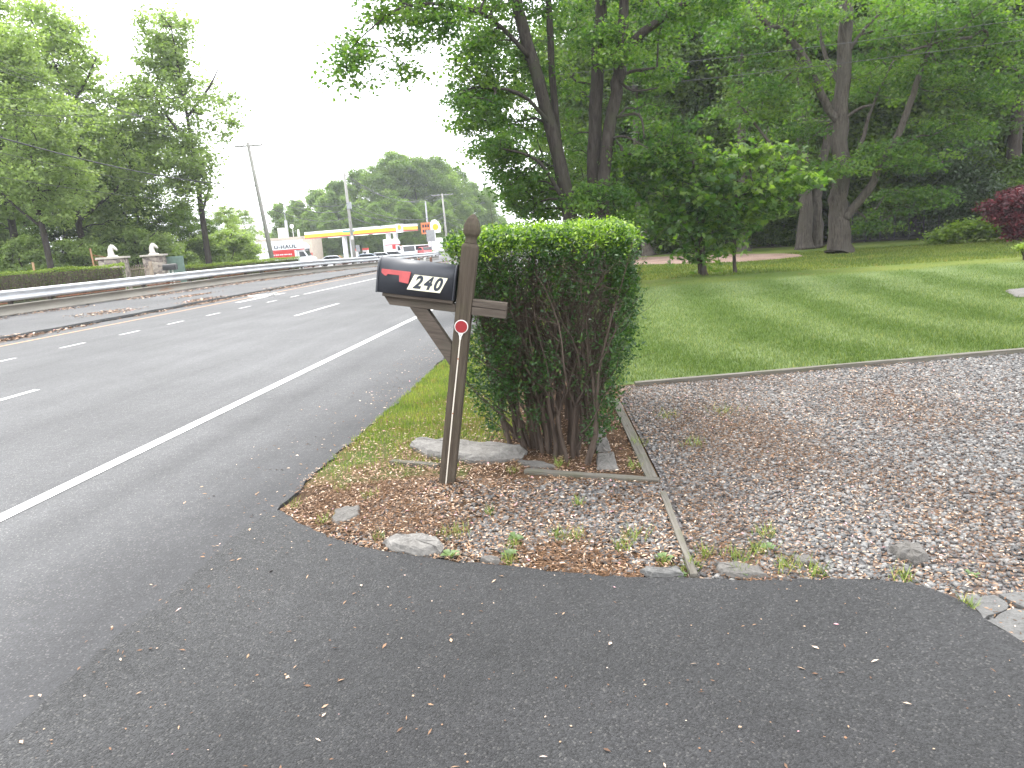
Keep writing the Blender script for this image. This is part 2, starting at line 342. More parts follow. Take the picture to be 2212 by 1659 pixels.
def sheet(name, pts, z, mat, skirt=0.0, **kw):
    "flat polygon with an optional side going down"
    bm = bmesh.new(); vs = [bm.verts.new((p[0], p[1], z)) for p in pts]; f = bm.faces.new(vs)
    if f.normal.z < 0: f.normal_flip()
    if skirt:
        r = bmesh.ops.extrude_face_region(bm, geom=[f]); low = [e for e in r['geom'] if isinstance(e, bmesh.types.BMVert)]
        bmesh.ops.translate(bm, verts=vs, vec=(0, 0, -skirt))
    bmesh.ops.triangulate(bm, faces=list(bm.faces)); bmesh.ops.recalc_face_normals(bm, faces=bm.faces)
    me = bpy.data.meshes.new(name); bm.to_mesh(me); bm.free(); o = link(name, me, mat)
    return tag(o, **(kw or dict(kind='structure')))
def G2(lst): return [tuple(gnd(u, v)[:2]) for u, v in lst]
def ragged(pts, step, amp, rs=random):
    o = []
    for a, b in zip(pts, pts[1:]):
        L = math.dist(a, b); n = max(1, int(L/step)); nx, ny = -(b[1]-a[1])/L, (b[0]-a[0])/L
        for i in range(n):
            t = i/n; j = rs.gauss(0, amp); o.append((a[0]+(b[0]-a[0])*t+nx*j, a[1]+(b[1]-a[1])*t+ny*j))
    return o + [pts[-1]]
# road: edge line at x=-3.85, lanes to the left, far side lip at -13.35
near_edge = [(-2.02, -8), (-2.02, 4.0)] + ragged([(-2.02, 4.06), (-2.06, 5.5), (-2.04, 7.0), (-2.13, 9.9), (-2.15, 16)], .09, .018) + [(-2.2, 40), (-2.2, 90), (-2.2, 420)]
drape(sheet('road', near_edge + [(-13.4, 420), (-13.4, -8)], .012, M['road'], .03))
# driveway mouth, darker coarser asphalt in front of the island
edge_px = [(605, 1107), (640, 1132), (700, 1160), (760, 1182), (820, 1195), (900, 1207), (970, 1217), (1080, 1227), (1160, 1237), (1280, 1248), (1380, 1254), (1500, 1256), (1620, 1262), (1700, 1261), (1800, 1258), (1870, 1258), (1950, 1266), (2020, 1280), (2070, 1300), (2120, 1335), (2160, 1365), (2212, 1397)]
DE = G2(edge_px); DRIVE_EDGE = ragged(DE, .05, .006) + [(1.9, 2.2), (4, 1.0), (9, -1)]
_sr = random.Random(5)
sheet('driveway', DRIVE_EDGE + [(9, -8), (-2.07, -8)] + [(-2.07+_sr.gauss(0, .012), -8+.1*k) for k in range(1, 120)] + [(-2.06, 4.02)], .0165, M['drive'], .03)
drape(sheet('median_strip', [(-13.42, -8), (-13.42, 150), (-21.5, 150), (-21.5, -8)], .03, M['strip'], .05))
sheet('verge_ground', [(-2.4, 4.3), (-2.4, 120), (1.2, 120), (1.2, 7.62), (.12, 7.33), (.08, 4.55), (-1.9, 4.55)], -.004, M['verge'])
sheet('lawn', [(-.3, 7.28), (.1, 7.36), (5.3, 8.45), (24, 12.3), (60, 14), (60, 44), (-1.4, 44), (-1.4, 13), (-.6, 12)], .0, M['lawn'])
sheet('gravel_yard', [(.34, 2.4), (.32, 4.48), (.12, 6.9), (-.2, 7.3), (.2, 7.4), (5.3, 8.46), (24, 12.3), (24, -3), (4, .8)], -.008, M['gravel'])
sheet('island_ground', [(-2.5, 2.8), (-2.5, 4.6), (-1.2, 4.75), (.36, 4.5), (.36, 2.6)], -.01, M['soil'])
sheet('hedge_bed', [(-.95, 4.5), (.31, 4.46), (.11, 6.9), (.15, 7.36), (-.9, 9)], -.002, M['soil'])
pth = [gnd(u, v) for u, v in [(1380, 572), (1480, 570), (1600, 566), (1680, 560), (1735, 554)]] + [gnd(u, v) for u, v in [(1725, 550), (1690, 548), (1600, 549), (1500, 553), (1380, 556)]]
sheet('gravel_path', [(-1, 31), *[tuple(p[:2]) for p in pth], (-1, 38)], .012, M['path'])
sheet('wood_floor', [(-1.2, 41), (8, 40), (14, 39), (20, 37), (60, 30), (60, 120), (-1.2, 120)], .008, M['wooddirt'])
grid_sheet('forecourt', [-75+3*i for i in range(19)], [70+3*i for i in range(34)], lambda x, y: terr(x, y)+.02, M['lot'])
# markings
mk = MB(); z0, z1 = .0125, .0165
def strip_(m, x, w_, y0, y1, n=1):
    st = max(1, int((y1-y0)/8)) if y1-y0 > 10 else 1
    for i in range(st):
        a = y0+(y1-y0)*i/st; b = y0+(y1-y0)*(i+1)/st
        m.add([(x-w_/2, a, z1), (x+w_/2, a, z1), (x+w_/2, b, z1), (x-w_/2, b, z1)], [(0, 1, 2, 3)])
strip_(mk, -3.85, .125, -8, 300); tag(drape(mk.build('edge_line', M['paint'])), kind='structure')
mk = MB()
for k in range(-2, 12): strip_(mk, -7.3, .105, 5.6+k*11.4-.0, 5.6+k*11.4+3.0)
for k in range(-3, 8): strip_(mk, -10.4, .09, 11.55+k*1.83-.35, 11.55+k*1.83+.35)
strip_(mk, -10.4, .12, 25.2, 70)
# left-turn arrow beyond the dashes
ax, ay = -11.8, 23.3
mk.add([(ax-.1, ay-.3, z1), (ax+.1, ay-.3, z1), (ax+.1, ay+3.4, z1), (ax-.1, ay+3.4, z1)], [(0, 1, 2, 3)])
mk.add([(ax+.08, ay+1.9, z1), (ax+.08, ay+2.5, z1), (ax-.5, ay+3.1, z1), (ax-.5, ay+2.6, z1)], [(0, 1, 2, 3)])
mk.add([(ax-.45, ay+1.9, z1), (ax-.45, ay+4.0, z1), (ax-1.25, ay+2.95, z1)], [(0, 1, 2)])
tag(drape(mk.build('lane_markings', M['paint'])), kind='structure')
mk = MB(); strip_(mk, -12.45, .10, -8, 150); tag(drape(mk.build('median_line', M['paint_worn'])), kind='structure')
# asphalt lip between road and paved strip
rr = random.Random(3); pts = []; y = -8
while y < 120: pts.append((-13.4+rr.gauss(0, .03), y, .035+terr(-13.4, y))); y += .5 if y < 40 else 3
b_ = MB(); b_.tube(pts, [.055+rr.random()*.02 for _ in pts], 6); tag(b_.build('asphalt_lip', M['drive']), 'low black asphalt lip along the far side of the road', 'curb')
# cracked old concrete at the lower right corner
slabs = [[(2085, 1300), (2150, 1293), (2180, 1318), (2128, 1345)], [(2135, 1350), (2190, 1322), (2225, 1330), (2250, 1395), (2205, 1392)], [(2158, 1292), (2260, 1282), (2290, 1380), (2255, 1378), (2232, 1325), (2190, 1312)]]
for i, s in enumerate(slabs):
    o = sheet('concrete_slab', ragged(G2(s+[s[0]]), .03, .004)[:-1], .017, M['concrete'], .03, label=['small cracked grey concrete piece nearest the gravel corner', 'grey concrete piece running off the right edge along the driveway', 'grey concrete piece behind the crack, farther from the driveway'][i], cat='concrete slab', group='broken concrete slabs')

# ------------------------------------------------------------------ scatter helpers
def inpoly(P, poly):
    x, y = P[:, 0], P[:, 1]; ins = np.zeros(len(P), bool); n = len(poly)
    for i in range(n):
        x1, y1 = poly[i][:2]; x2, y2 = poly[(i+1) % n][:2]
        c = ((y1 > y) != (y2 > y)) & (x < (x2-x1)*(y-y1)/((y2-y1) or 1e-9)+x1); ins ^= c
    return ins
def scatter(poly, n, dens=None):
    a = np.array([p[:2] for p in poly]); lo, hi = a.min(0), a.max(0); out_ = []; tot = 0
    while tot < n:
        p = RS.rand(n*2, 2)*(hi-lo)+lo; p = p[inpoly(p, poly)]
        if dens is not None: p = p[RS.rand(len(p)) < dens(p[:, 0], p[:, 1])]
        out_.append(p); tot += len(p)
        if len(p) == 0: break
    return np.concatenate(out_)[:n]
def rotmats(yaw, tilt, tdir):
    cy, sy = np.cos(yaw), np.sin(yaw); Z = np.zeros_like(yaw); O = Z+1
    A_ = np.stack([cy, -sy, Z, sy, cy, Z, Z, Z, O], 1).reshape(-1, 3, 3)
    ct, st = np.cos(tilt), np.sin(tilt); cd_, sd_ = np.cos(tdir), np.sin(tdir)
    X = np.stack([O, Z, Z, Z, ct, -st, Z, st, ct], 1).reshape(-1, 3, 3)
    D = np.stack([cd_, -sd_, Z, sd_, cd_, Z, Z, Z, O], 1).reshape(-1, 3, 3)
    return D @ X @ np.transpose(D, (0, 2, 1)) @ A_
def stamp(base, faces, pos, R, scl, jit=0):
    "instance a small base shape many times into one array"
    n = len(pos); k = len(base); B = np.repeat(base[None], n, 0)
    if jit: B = B*(1+RS.uniform(-jit, jit, (n, k, 3)))
    B = B*scl.reshape(n, 1, -1); V = np.einsum('nij,nkj->nki', R, B)+pos[:, None, :]
    Fc = faces[None]+(np.arange(n)*k)[:, None, None]
    return V.reshape(-1, 3), Fc.reshape(-1, faces.shape[1])
CUBE = np.array([[x, y, z] for z in (-1, 1) for y in (-1, 1) for x in (-1, 1)], float); CUBEF = np.array([(0, 2, 3, 1), (4, 5, 7, 6), (0, 1, 5, 4), (2, 6, 7, 3), (0, 4, 6, 2), (1, 3, 7, 5)])
def stones(name, P, size, label):
    n = len(P); s = size*(.55+RS.rand(n)**1.5*.95); sc = np.stack([s, s*(.6+.4*RS.rand(n)), s*(.4+.3*RS.rand(n))], 1)*.5
    pos = np.column_stack([P, sc[:, 2]*.5-.006])
    V, Fc = stamp(CUBE, CUBEF, pos, rotmats(RS.rand(n)*6.28, RS.rand(n)*.7, RS.rand(n)*6.28), sc, .38)
    return tag(npmesh(name, V, Fc, M['stone'], attr=np.repeat(np.clip(RS.beta(1.7, 2.2, n), 0, 1), 6)), label, 'gravel', kind='stuff')
KITE = np.array([[0, -.5, 0], [.5, -.05, .1], [0, .5, .0], [-.5, -.05, .1]]); KITEF = np.array([(0, 1, 2, 3)])
def litter(name, P, size, label, z=.006, mat='litter', zr=.012, wid=.34, cat='fallen seeds'):
    n = len(P); s = size*(.5+RS.rand(n)*.9); sc = np.stack([s*wid*(.6+.8*RS.rand(n)), s, s*.6], 1)
    V, Fc = stamp(KITE, KITEF, np.column_stack([P, z+RS.rand(n)*zr+np.array([terr(a, b) if b > 34 else 0 for a, b in P])]), rotmats(RS.rand(n)*6.28, RS.rand(n)*.5, RS.rand(n)*6.28), sc)
    return tag(npmesh(name, V, Fc, M[mat], attr=RS.rand(n)), label, cat, kind='stuff')
def vnoise(x, y, s, seed=0):
    "cheap smooth noise for patchy densities"
    r = np.random.RandomState(seed); o = 0
    for k in range(6):
        a = r.rand()*6.28; q = s*(.6+r.rand()*1.4); o = o+np.sin((x*np.cos(a)+y*np.sin(a))*q+r.rand()*6.28)
    return .5+o/6
isl_edge = [p for p in DE if p[0] < .34]
ISLAND = isl_edge + [(.33, 3.2), (.32, 4.46), (-1.3, 4.62), (-1.75, 4.5), (-2.0, 4.1)]
YARD = [(.38, 3.16)] + [p for p in DE if p[0] > .4] + [(1.9, 2.3), (5.2, 1.5), (6.6, 8.6), (.22, 7.3), (.15, 6.9), (.35, 4.45)]
stones('gravel', scatter(ISLAND, 6200, lambda x, y: np.clip((x+1.75)*1.6, .0, 1)*np.clip(.35+vnoise(x, y, 5, 2), 0, 1)*np.clip((y-3.1-np.abs(x)*.1)*2.2, .12, 1)), .019, 'dark and pale grey gravel spread round the foot of the mailbox post')
stones('gravel', scatter(YARD, 88000, lambda x, y: np.clip(.5+vnoise(x, y, 3, 4)*.6, 0, 1)*np.clip(1.7-y*.1, .5, 1)), .0175, 'grey crushed stone covering the parking area at right')
# litter
litter('fallen_seeds', scatter(ISLAND, 9500, lambda x, y: np.clip(1.1-(x+1.8)*.35+.5*(vnoise(x, y, 6, 9)-.5), .1, 1)), .024, 'tan winged seeds and bits lying on the island gravel')
litter('fallen_seeds', scatter(YARD, 27000, lambda x, y: np.clip(1.2-.27*x+.9*(vnoise(x, y, 1.7, 5)-.5), .06, 1)), .019, 'tan and rust seeds scattered over the parking gravel')
litter('catkins', scatter(ISLAND, 14000, lambda x, y: np.clip(.25+1.5*(vnoise(x, y, 4.5, 12)-.4), .12, 1)), .028, 'rusty brown catkin fluff in drifts on the island', mat='twiglit', wid=.14, cat='fallen catkins')
litter('catkins', scatter(YARD, 26000, lambda x, y: np.clip((1.3-.42*x)*(.3+1.3*(vnoise(x, y, 2.2, 13)-.35)), .015, 1)), .028, 'rusty brown catkin fluff between the parking stones', mat='twiglit', wid=.14, cat='fallen catkins')
VERGE = [(-2.05, 4.3), (-2.06, 9), (-2.1, 14), (-.9, 14), (-.85, 7), (-.75, 4.7), (-1.3, 4.66)]
litter('fallen_seeds', scatter(VERGE, 6500, lambda x, y: np.clip(1.5-(y-4.4)*.42-np.clip(-x-1.2, 0, 1)*.7+.4*(vnoise(x, y, 5, 41)-.5), .04, 1)), .022, 'tan seeds sprinkled through the verge grass', z=.01, zr=.03)
BASE = [(-1.95, 4.35), (-1.75, 4.8), (-1.2, 5.15), (-.3, 4.75), (.3, 4.42), (-1, 4.3)]
litter('fallen_seeds', scatter(BASE, 2600), .022, 'tan seeds round the foot of the post and the long rock', z=.0, zr=.014)
litter('catkins', scatter(BASE, 2200), .028, 'rusty catkin fluff round the foot of the post', mat='twiglit', wid=.14, z=.0, cat='fallen catkins')
BED = [(-.9, 4.68), (.24, 4.56), (.12, 7.2), (-.8, 7.2)]
litter('fallen_seeds', scatter(BED, 5500, lambda x, y: np.clip(1.1-(y-4.5)*.35, .1, 1)), .024, 'brown seeds and leaf bits under the hedge and beside the stepping slabs', z=.004)
litter('catkins', scatter(BED, 3500), .03, 'rusty catkin fluff under the hedge stems', mat='twiglit', wid=.14, z=.004, cat='fallen catkins')
DRV = [(-1.95, 4.0)] + DE + [(1.7, 2.0), (1.5, 1.5), (-2, 1.5)]
litter('fallen_seeds', scatter(DRV, 130), .024, 'sparse pale seeds dotted over the dark driveway asphalt', z=.020, zr=.003)
litter('asphalt_grit', scatter(DRV, 350), .008, 'fine pale grit on the driveway asphalt', z=.020, zr=.002, wid=.7, cat='grit')
litter('fallen_seeds', scatter([(-3.0, 4), (-2.05, 4), (-2.1, 14), (-3.2, 14)], 500, lambda x, y: np.clip((x+3.1), 0, 1)**2), .026, 'seeds collected on the road shoulder by the verge', z=.014, zr=.003)
litter('fallen_seeds', scatter([(-2.35, 1.6), (-1.9, 1.6), (-1.9, 4), (-2.2, 4)], 60, lambda x, y: np.clip(1-np.abs(x+2.1)*4, 0, 1)), .022, 'rust seeds lined up along the seam of road and driveway', z=.020, zr=.003)
# drifts by the far lip
LIPP = scatter([(-13.7, 8), (-12.9, 8), (-12.9, 75), (-13.7, 75)], 9000, lambda x, y: np.clip(1.2-np.abs(x+13.25)*4+.5*(vnoise(x, y*.6, 2, 3)-.5), 0, 1)*np.clip(vnoise(x*.1, y, 1.2, 8)*1.4, .1, 1))
litter('leaf_drift', LIPP, .09, 'orange brown leaf drift in the gutter against the far asphalt lip', z=.02, zr=.03, cat='leaf drift')
PP = []
for u, v, ru, rv in [(236, 677, 45, 9), (437, 650, 22, 7), (20, 733, 45, 6), (620, 622, 30, 3), (420, 640, 15, 3)]:
    c = gnd(u, v); ex = abs(gnd(u+ru, v).x-c.x)*.7; ey = abs(gnd(u, v-rv).y-c.y); q = RS.normal(size=(420, 2))*[min(ex, .8), min(ey, 1.1)]*.6; PP.append(q+[c.x, c.y])
litter('leaf_drift', np.concatenate(PP), .10, 'round orange leaf patches on the paved strip before the guardrail', z=.035, zr=.03, cat='leaf drift')
q = scatter([(-20.3, 15), (-19.0, 15), (-17.5, 70), (-18.4, 70)], 3500, lambda x, y: np.clip(vnoise(x*.2, y, 1.0, 21)*1.5-.4, 0, 1)); litter('leaf_drift', q, .11, 'rusty leaf patches along the foot of the guardrail', z=.035, zr=.04, cat='leaf drift')

# grass blades
def blades(name, P, h, wd, mat, label, z=0., lean=.5):
    n = len(P); hh = h*(.5+RS.rand(n)*.9); a = RS.rand(n)*6.28; ld = RS.rand(n)*6.28; ln = hh*lean*RS.rand(n)
    p = np.column_stack([P, np.full(n, z)]); dx = np.column_stack([np.cos(a), np.sin(a), np.zeros(n)])*wd*(.6+.6*RS.rand(n))[:, None]
    tip = p+np.column_stack([np.cos(ld)*ln, np.sin(ld)*ln, hh])
    V = np.stack([p-dx, p+dx, tip], 1).reshape(-1, 3); return tag(npmesh(name, V, np.arange(3*n).reshape(-1, 3), M[mat], attr=RS.rand(n)), label, 'grass', kind='stuff')
def fade(y, a, b): return np.clip((b-y)/(b-a), 0.02, 1)
blades('grass', scatter([(-2.04, 4.5), (-2.08, 9), (-2.15, 22), (-.5, 22), (-.85, 7), (-.7, 4.95), (-1.5, 4.75)], 62000, lambda x, y: fade(y, 8, 22)*np.clip(.12+(y-4.75)*.7, 0, 1)*np.clip(.4+vnoise(x, y, 3, 31), 0, 1)), .042, .0035, 'blade_verge', 'short yellow green grass on the strip between road and hedge')
blades('grass', scatter([(-.3, 7.35), (.12, 7.42), (5.3, 8.52), (9, 9.3), (14, 22), (-1.2, 22), (-.7, 12)], 158000, lambda x, y: fade(y, 8.5, 21)), .04, .005, 'blade_lawn', 'mown lawn grass behind the timber edging', z=.0, lean=.9)
_pp = [tuple(p[:2]) for p in pth]
q_ = scatter([(-1.2, 22), (16, 22), (24, 33), (-1, 33)], 60000); q_ = q_[~inpoly(q_, [(-1, 30.6)]+[(a, b-.3) for a, b in _pp[:5]]+_pp[5:]+[(-1, 38)])]
blades('grass', q_, .06, .014, 'blade_lawn', 'longer unmown grass round the tree trunks', lean=.9)
TUFTS = [(985, 1155, 25), (1110, 1180, 14), (1200, 1160, 14), (1240, 1165, 20), (820, 1165, 10), (880, 1030, 6), (1370, 1160, 22), (1345, 1185, 14), (1430, 1215, 10), (1100, 1215, 14), (1470, 1245, 8), (1530, 1200, 20), (1600, 1205, 22), (1640, 1190, 18), (1700, 1225, 24), (1760, 1240, 20), (1660, 1155, 14), (1950, 1250, 16), (1600, 1240, 10), (740, 1060, 14), (700, 1130, 12), (1250, 1090, 10), (1110, 1020, 8), (1060, 1110, 10), (1500, 1225, 14), (640, 1095, 14), (800, 1075, 14), (1210, 1005, 12), (1370, 1010, 14), (1380, 960, 14), (1440, 900, 20), (1560, 890, 24), (1500, 960, 20), (2085, 1310, 8), (2100, 1320, 6)]
TP = []
for u, v, r in TUFTS:
    c = gnd(u, v); s = r*c.y/1598*1.0; k = int(44*r/14); TP.append(RS.normal(size=(k, 2))*[s*.7, s*.8]+[c.x, c.y])
TPo = np.concatenate(TP); P_ = TPo
M['blade_weed'] = attrmat('weed_blades', [(0, (.09, .14, .02)), (.6, (.17, .24, .04)), (1, (.32, .33, .08))], .6)
n_ = len(TPo); hh = .06*(.35+RS.rand(n_)); a_ = RS.rand(n_)*6.28; ld = RS.rand(n_)*6.28
p_ = np.column_stack([TPo, np.full(n_, -.004)]); dx = np.column_stack([np.cos(a_), np.sin(a_), np.zeros(n_)])*.0026
V_ = np.stack([p_-dx, p_+dx, p_+np.column_stack([np.cos(ld)*hh*.6, np.sin(ld)*hh*.6, hh])], 1).reshape(-1, 3)
tag(npmesh('weed_grass', V_, np.arange(3*n_).reshape(-1, 3), M['blade_weed'], attr=RS.rand(n_)), 'yellow green weed tufts sprouting in the gravel near the driveway edge', 'weeds', kind='stuff')
def broadleaf(u, v, s, label):
    c = gnd(u, v); n = 7; V = []; Fc = []
    for k in range(n):
        a = k*2.4+random.random()*.6; L = s*(.6+.5*random.random()); w_ = L*.32; el = .35+.5*random.random()
        d = Vector((math.cos(a), math.sin(a), 0)); s_ = Vector((-d.y, d.x, 0)); b0 = len(V)
        for t, ww, z in ((0, .06, 0), (.35, .6, .55), (.65, 1, .85), (1, .05, .8)):
            m_ = d*L*t+Vector((0, 0, L*el*z)); V += [m_-s_*w_*ww+Vector((0, 0, w_*.3*ww)), m_, m_+s_*w_*ww+Vector((0, 0, w_*.3*ww))]
        for i in range(3):
            for j in (0, 1): q = b0+i*3+j; Fc.append((q, q+1, q+4, q+3))
    o = npmesh('weed_plant', V, Fc, M['leaf_weed'], attr=[.3+.5*random.random()]*len(Fc), smooth=True); o.location = (c.x, c.y, 0.0); return tag(o, label, 'weed', 'broadleaf weeds')
M['leaf_weed'] = leafmat('weed_leaf', [(0, (.04, .085, .022)), (1, (.14, .2, .07))], .25, .45)
broadleaf(1115, 1170, .05, 'pale broadleaf weed on the island above the small slab'); broadleaf(1100, 1205, .045, 'broadleaf weed beside the small slab at the asphalt edge')
broadleaf(1605, 1245, .06, 'round leaved weed in front of the flat stone right of the board'); broadleaf(1435, 1212, .05, 'weed sprouting just left of the thin board end')
broadleaf(1465, 1248, .04, 'small weed on the driveway edge left of the board'); broadleaf(1660, 1190, .05, 'upright weed in the gravel above the right flat stone'); broadleaf(975, 1205, .07, 'bladed weed at the right end of the pale flat rock')
broadleaf(2100, 1245, .035, 'tiny weed near the right corner of the gravel')

# ------------------------------------------------------------------ timbers, stones
def beam(name, p0, p1, w_, h, z, mat, label, cat='timber edging', group=None):
    p0, p1 = Vector(p0), Vector(p1); d = p1-p0; L = d.length; o = MB(); n = 10
    vs = []; r2 = random.Random(hash(label) & 255)
    for i in range(n+1):
        t = L*i/n
        for sx, sz in ((-1, 0), (1, 0), (1, 1), (-1, 1)): vs.append((sx*w_/2+r2.gauss(0, .0015), t-L/2, sz*h+r2.gauss(0, .0012)))
    fs = [(0, 1, 2, 3), tuple(4*n+i for i in (3, 2, 1, 0))]
    for i in range(n):
        for k in range(4): fs.append((4*i+k, 4*i+(k+1) % 4, 4*i+4+(k+1) % 4, 4*i+4+k))
    o.add(vs, fs); ob = o.build(name, mat, bevel=.003); c = (p0+p1)/2; ob.location = (c.x, c.y, z); ob.rotation_euler = (0, 0, math.atan2(-d.x, d.y)); return tag(ob, label, cat, group)
E_ = 'landscape timbers edging the gravel'
beam('edging_timber', tuple(gnd(845, 1001)[:2])+(0,), tuple(gnd(948, 1010)[:2])+(0,), .055, .035, -.008, M['timber'], 'mossy timber stub left of the mailbox post foot', group=E_)
beam('edging_timber', tuple(gnd(1135, 1021)[:2])+(0,), tuple(gnd(1424, 1043)[:2])+(0,), .055, .034, -.008, M['timber'], 'low timber in front of the hedge running right to the corner', group=E_)
beam('edging_timber', tuple(gnd(1408, 1036)[:2])+(0,), tuple(gnd(1328, 865)[:2])+(0,), .07, .03, -.012, M['timber'], 'long grey timber running back beside the hedge', group=E_)
beam('edging_timber', tuple(gnd(1372, 834)[:2])+(0,), tuple(gnd(2230, 759)[:2])+(0,), .07, .05, -.008, M['timber'], 'long weathered timber between the lawn and parking gravel', group=E_)
beam('edging_board', tuple(gnd(1500, 1250)[:2])+(0,), tuple(gnd(1432, 1068)[:2])+(0,), .035, .03, -.006, M['timber'], 'thin half buried board ending at the driveway edge', group=E_)
def rock(name, pts, h, mat, label, cat='rock', z=-.01, group=None, rough=.006, taper=.85):
    "outline points on the ground -> a low irregular stone"
    c = sum((Vector(p) for p in pts), Vector((0, 0)))/len(pts); ring = []; n = len(pts); r2 = random.Random(hash(label) & 1023)
    P2 = []
    for i in range(n):
        a, b = Vector(pts[i]), Vector(pts[(i+1) % n])
        for k in range(4): P2.append(a.lerp(b, k/4)+Vector((r2.gauss(0, rough), r2.gauss(0, rough))))
    vs = []; L = [(1.0, 0), (1.03, .45), (taper+.08, .85), (taper, 1.0), (taper*.55, 1.03)]
    for s, zz in L:
        for p in P2: q = c+(p-c)*s; vs.append((q.x-c.x, q.y-c.y, zz*h+r2.gauss(0, h*.07)))
    m_ = len(P2); vs.append((0, 0, h*1.04)); fs = [tuple(range(m_))[::-1]]
    for l in range(len(L)-1):
        for i in range(m_): fs.append((l*m_+i, l*m_+(i+1) % m_, (l+1)*m_+(i+1) % m_, (l+1)*m_+i))
    for i in range(m_): fs.append(((len(L)-1)*m_+i, (len(L)-1)*m_+(i+1) % m_, len(L)*m_))
    o = MB().add(vs, fs).build(name, mat); o.location = (c.x, c.y, z); return tag(o, label, cat, group)
# long slab behind the post: outline given on the ground at the bottom of the visible face
rock('rock_slab', [tuple(gnd(u, v)[:2]) for u, v in [(888, 970), (925, 989), (975, 1000), (1040, 1004), (1090, 1000), (1128, 993), (1135, 984), (1112, 977), (1020, 969), (950, 965), (900, 963)]], .075, M['rock'], 'long pale grey stone slab lying behind the mailbox post', group=None, rough=.006, taper=.9, z=-.005)
FS = 'flat stones along the driveway edge'
for px, lab, hgt, mt in [([(722, 1108), (745, 1100), (778, 1098), (777, 1118), (756, 1130), (720, 1136)], 'brown grey flat stone near the left tip of the island', .012, 'slate'),
                     ([(828, 1180), (850, 1170), (905, 1168), (940, 1173), (962, 1185), (952, 1203), (900, 1206), (850, 1198)], 'pale rough flat rock at the front edge of the island', .04, 'rock'),
                     ([(1040, 1214), (1060, 1211), (1080, 1216), (1075, 1224), (1048, 1222)], 'smallest flat stone sunk into the asphalt edge of the island', .02, 'slate'),
                     ([(1385, 1243), (1400, 1238), (1470, 1238), (1478, 1250), (1410, 1254)], 'thin flat stone against the driveway just left of the board', .024, 'concrete'),
                     ([(1545, 1226), (1600, 1226), (1645, 1238), (1658, 1252), (1600, 1254), (1550, 1244)], 'flat tan stone at the driveway edge right of the board', .02, 'slate'),
                     ([(1715, 1208), (1745, 1206), (1762, 1218), (1740, 1224), (1715, 1220)], 'half buried stone in the weeds of the parking gravel', .01, 'slate'),
                     ([(1925, 1192), (1955, 1184), (1990, 1190), (2010, 1218), (1985, 1224), (1940, 1212)], 'rounded tan stone in the parking gravel near the right corner', .03, 'slate')]:
    rock('flat_stone', [tuple(gnd(u, v)[:2]) for u, v in px], hgt+.02, M[mt], lab, 'stone', group=FS)
for i, px in enumerate([[(1288, 985), (1325, 983), (1338, 1018), (1290, 1018)], [(1284, 955), (1312, 950), (1320, 978), (1288, 980)], [(1282, 930), (1304, 928), (1311, 945), (1284, 950)], [(1120, 1000), (1170, 1003), (1200, 1013), (1150, 1014)]]):
    rock('stepping_slab', [tuple(gnd(u, v)[:2]) for u, v in px], .034, M['slate'], ['nearest slate paving slab between hedge and timber', 'second slate paving slab beside the hedge stems', 'farthest small slate slab beside the hedge', 'half buried slate slab between the long rock and the front timber'][i], 'paving slab', z=-.006, group='slate slabs beside the hedge', rough=.003)
rock('rock_slab', [tuple(gnd(u, v)[:2]) for u, v in [(2172, 630), (2215, 626), (2260, 632), (2260, 643), (2195, 643)]], .06, M['slate'], 'flat brown stone set in the lawn at the right edge', taper=.8)

# ------------------------------------------------------------------ mailbox on leaning post
LEAN = rad(10.2)
base = gnd(963, 1044)
mp = empty('mailbox_post', (base.x, base.y, -.05)); mp.rotation_euler = (rad(-1.0), LEAN, rad(2.0))
tag(mp, 'leaning weathered wooden mailbox post with a cross arm and carved tip', 'mailbox post')
hw = .049; PH = 1.575
def loft(levels, mat, name, parent):
    vs = []; fs = []
    for z, h_ in levels: vs += [(-h_, -h_, z), (h_, -h_, z), (h_, h_, z), (-h_, h_, z)]
    n = len(levels)-1
    for i in range(n):
        for k in range(4): fs.append((4*i+k, 4*i+(k+1) % 4, 4*i+4+(k+1) % 4, 4*i+4+k))
    fs += [(3, 2, 1, 0), tuple(4*n+i for i in range(4))]
    return MB().add(vs, fs).build(name, mat, parent, bevel=.004)
loft([(-.2, hw), (.5, hw), (1.0, hw), (PH, hw), (PH+.018, hw*.8)], M['post'], 'shaft', mp)
loft([(PH+.018, hw*.72), (PH+.04, hw*.64), (PH+.055, hw*.66), (PH+.075, hw*.92), (PH+.098, hw*.99), (PH+.13, hw*.90), (PH+.165, hw*.62), (PH+.188, hw*.3), (PH+.195, hw*.12)], M['post'], 'finial', mp)
AZ = 1.168   # underside of arm
a = MB(); a.prism([(-.50, AZ+.05), (-.46, AZ), (-hw-.002, AZ), (-hw-.002, AZ+.05)], 'y', -.044, .044); a.build('arm', M['arm'], mp, bevel=.003)
a = MB(); a.box(hw+.002, .265, -.044, .044, AZ-.004, AZ+.046); a.box(hw+.002, .265, -.0435, .0435, AZ+.049, AZ+.092); a.build('arm_stub', M['arm'], mp, bevel=.003)
a = MB(); a.prism([(-.335, AZ-.001), (-.225, AZ-.001), (-hw-.002, AZ-.205), (-hw-.002, AZ-.335)], 'y', -.042, .042); a.build('brace', M['arm'], mp, bevel=.003)
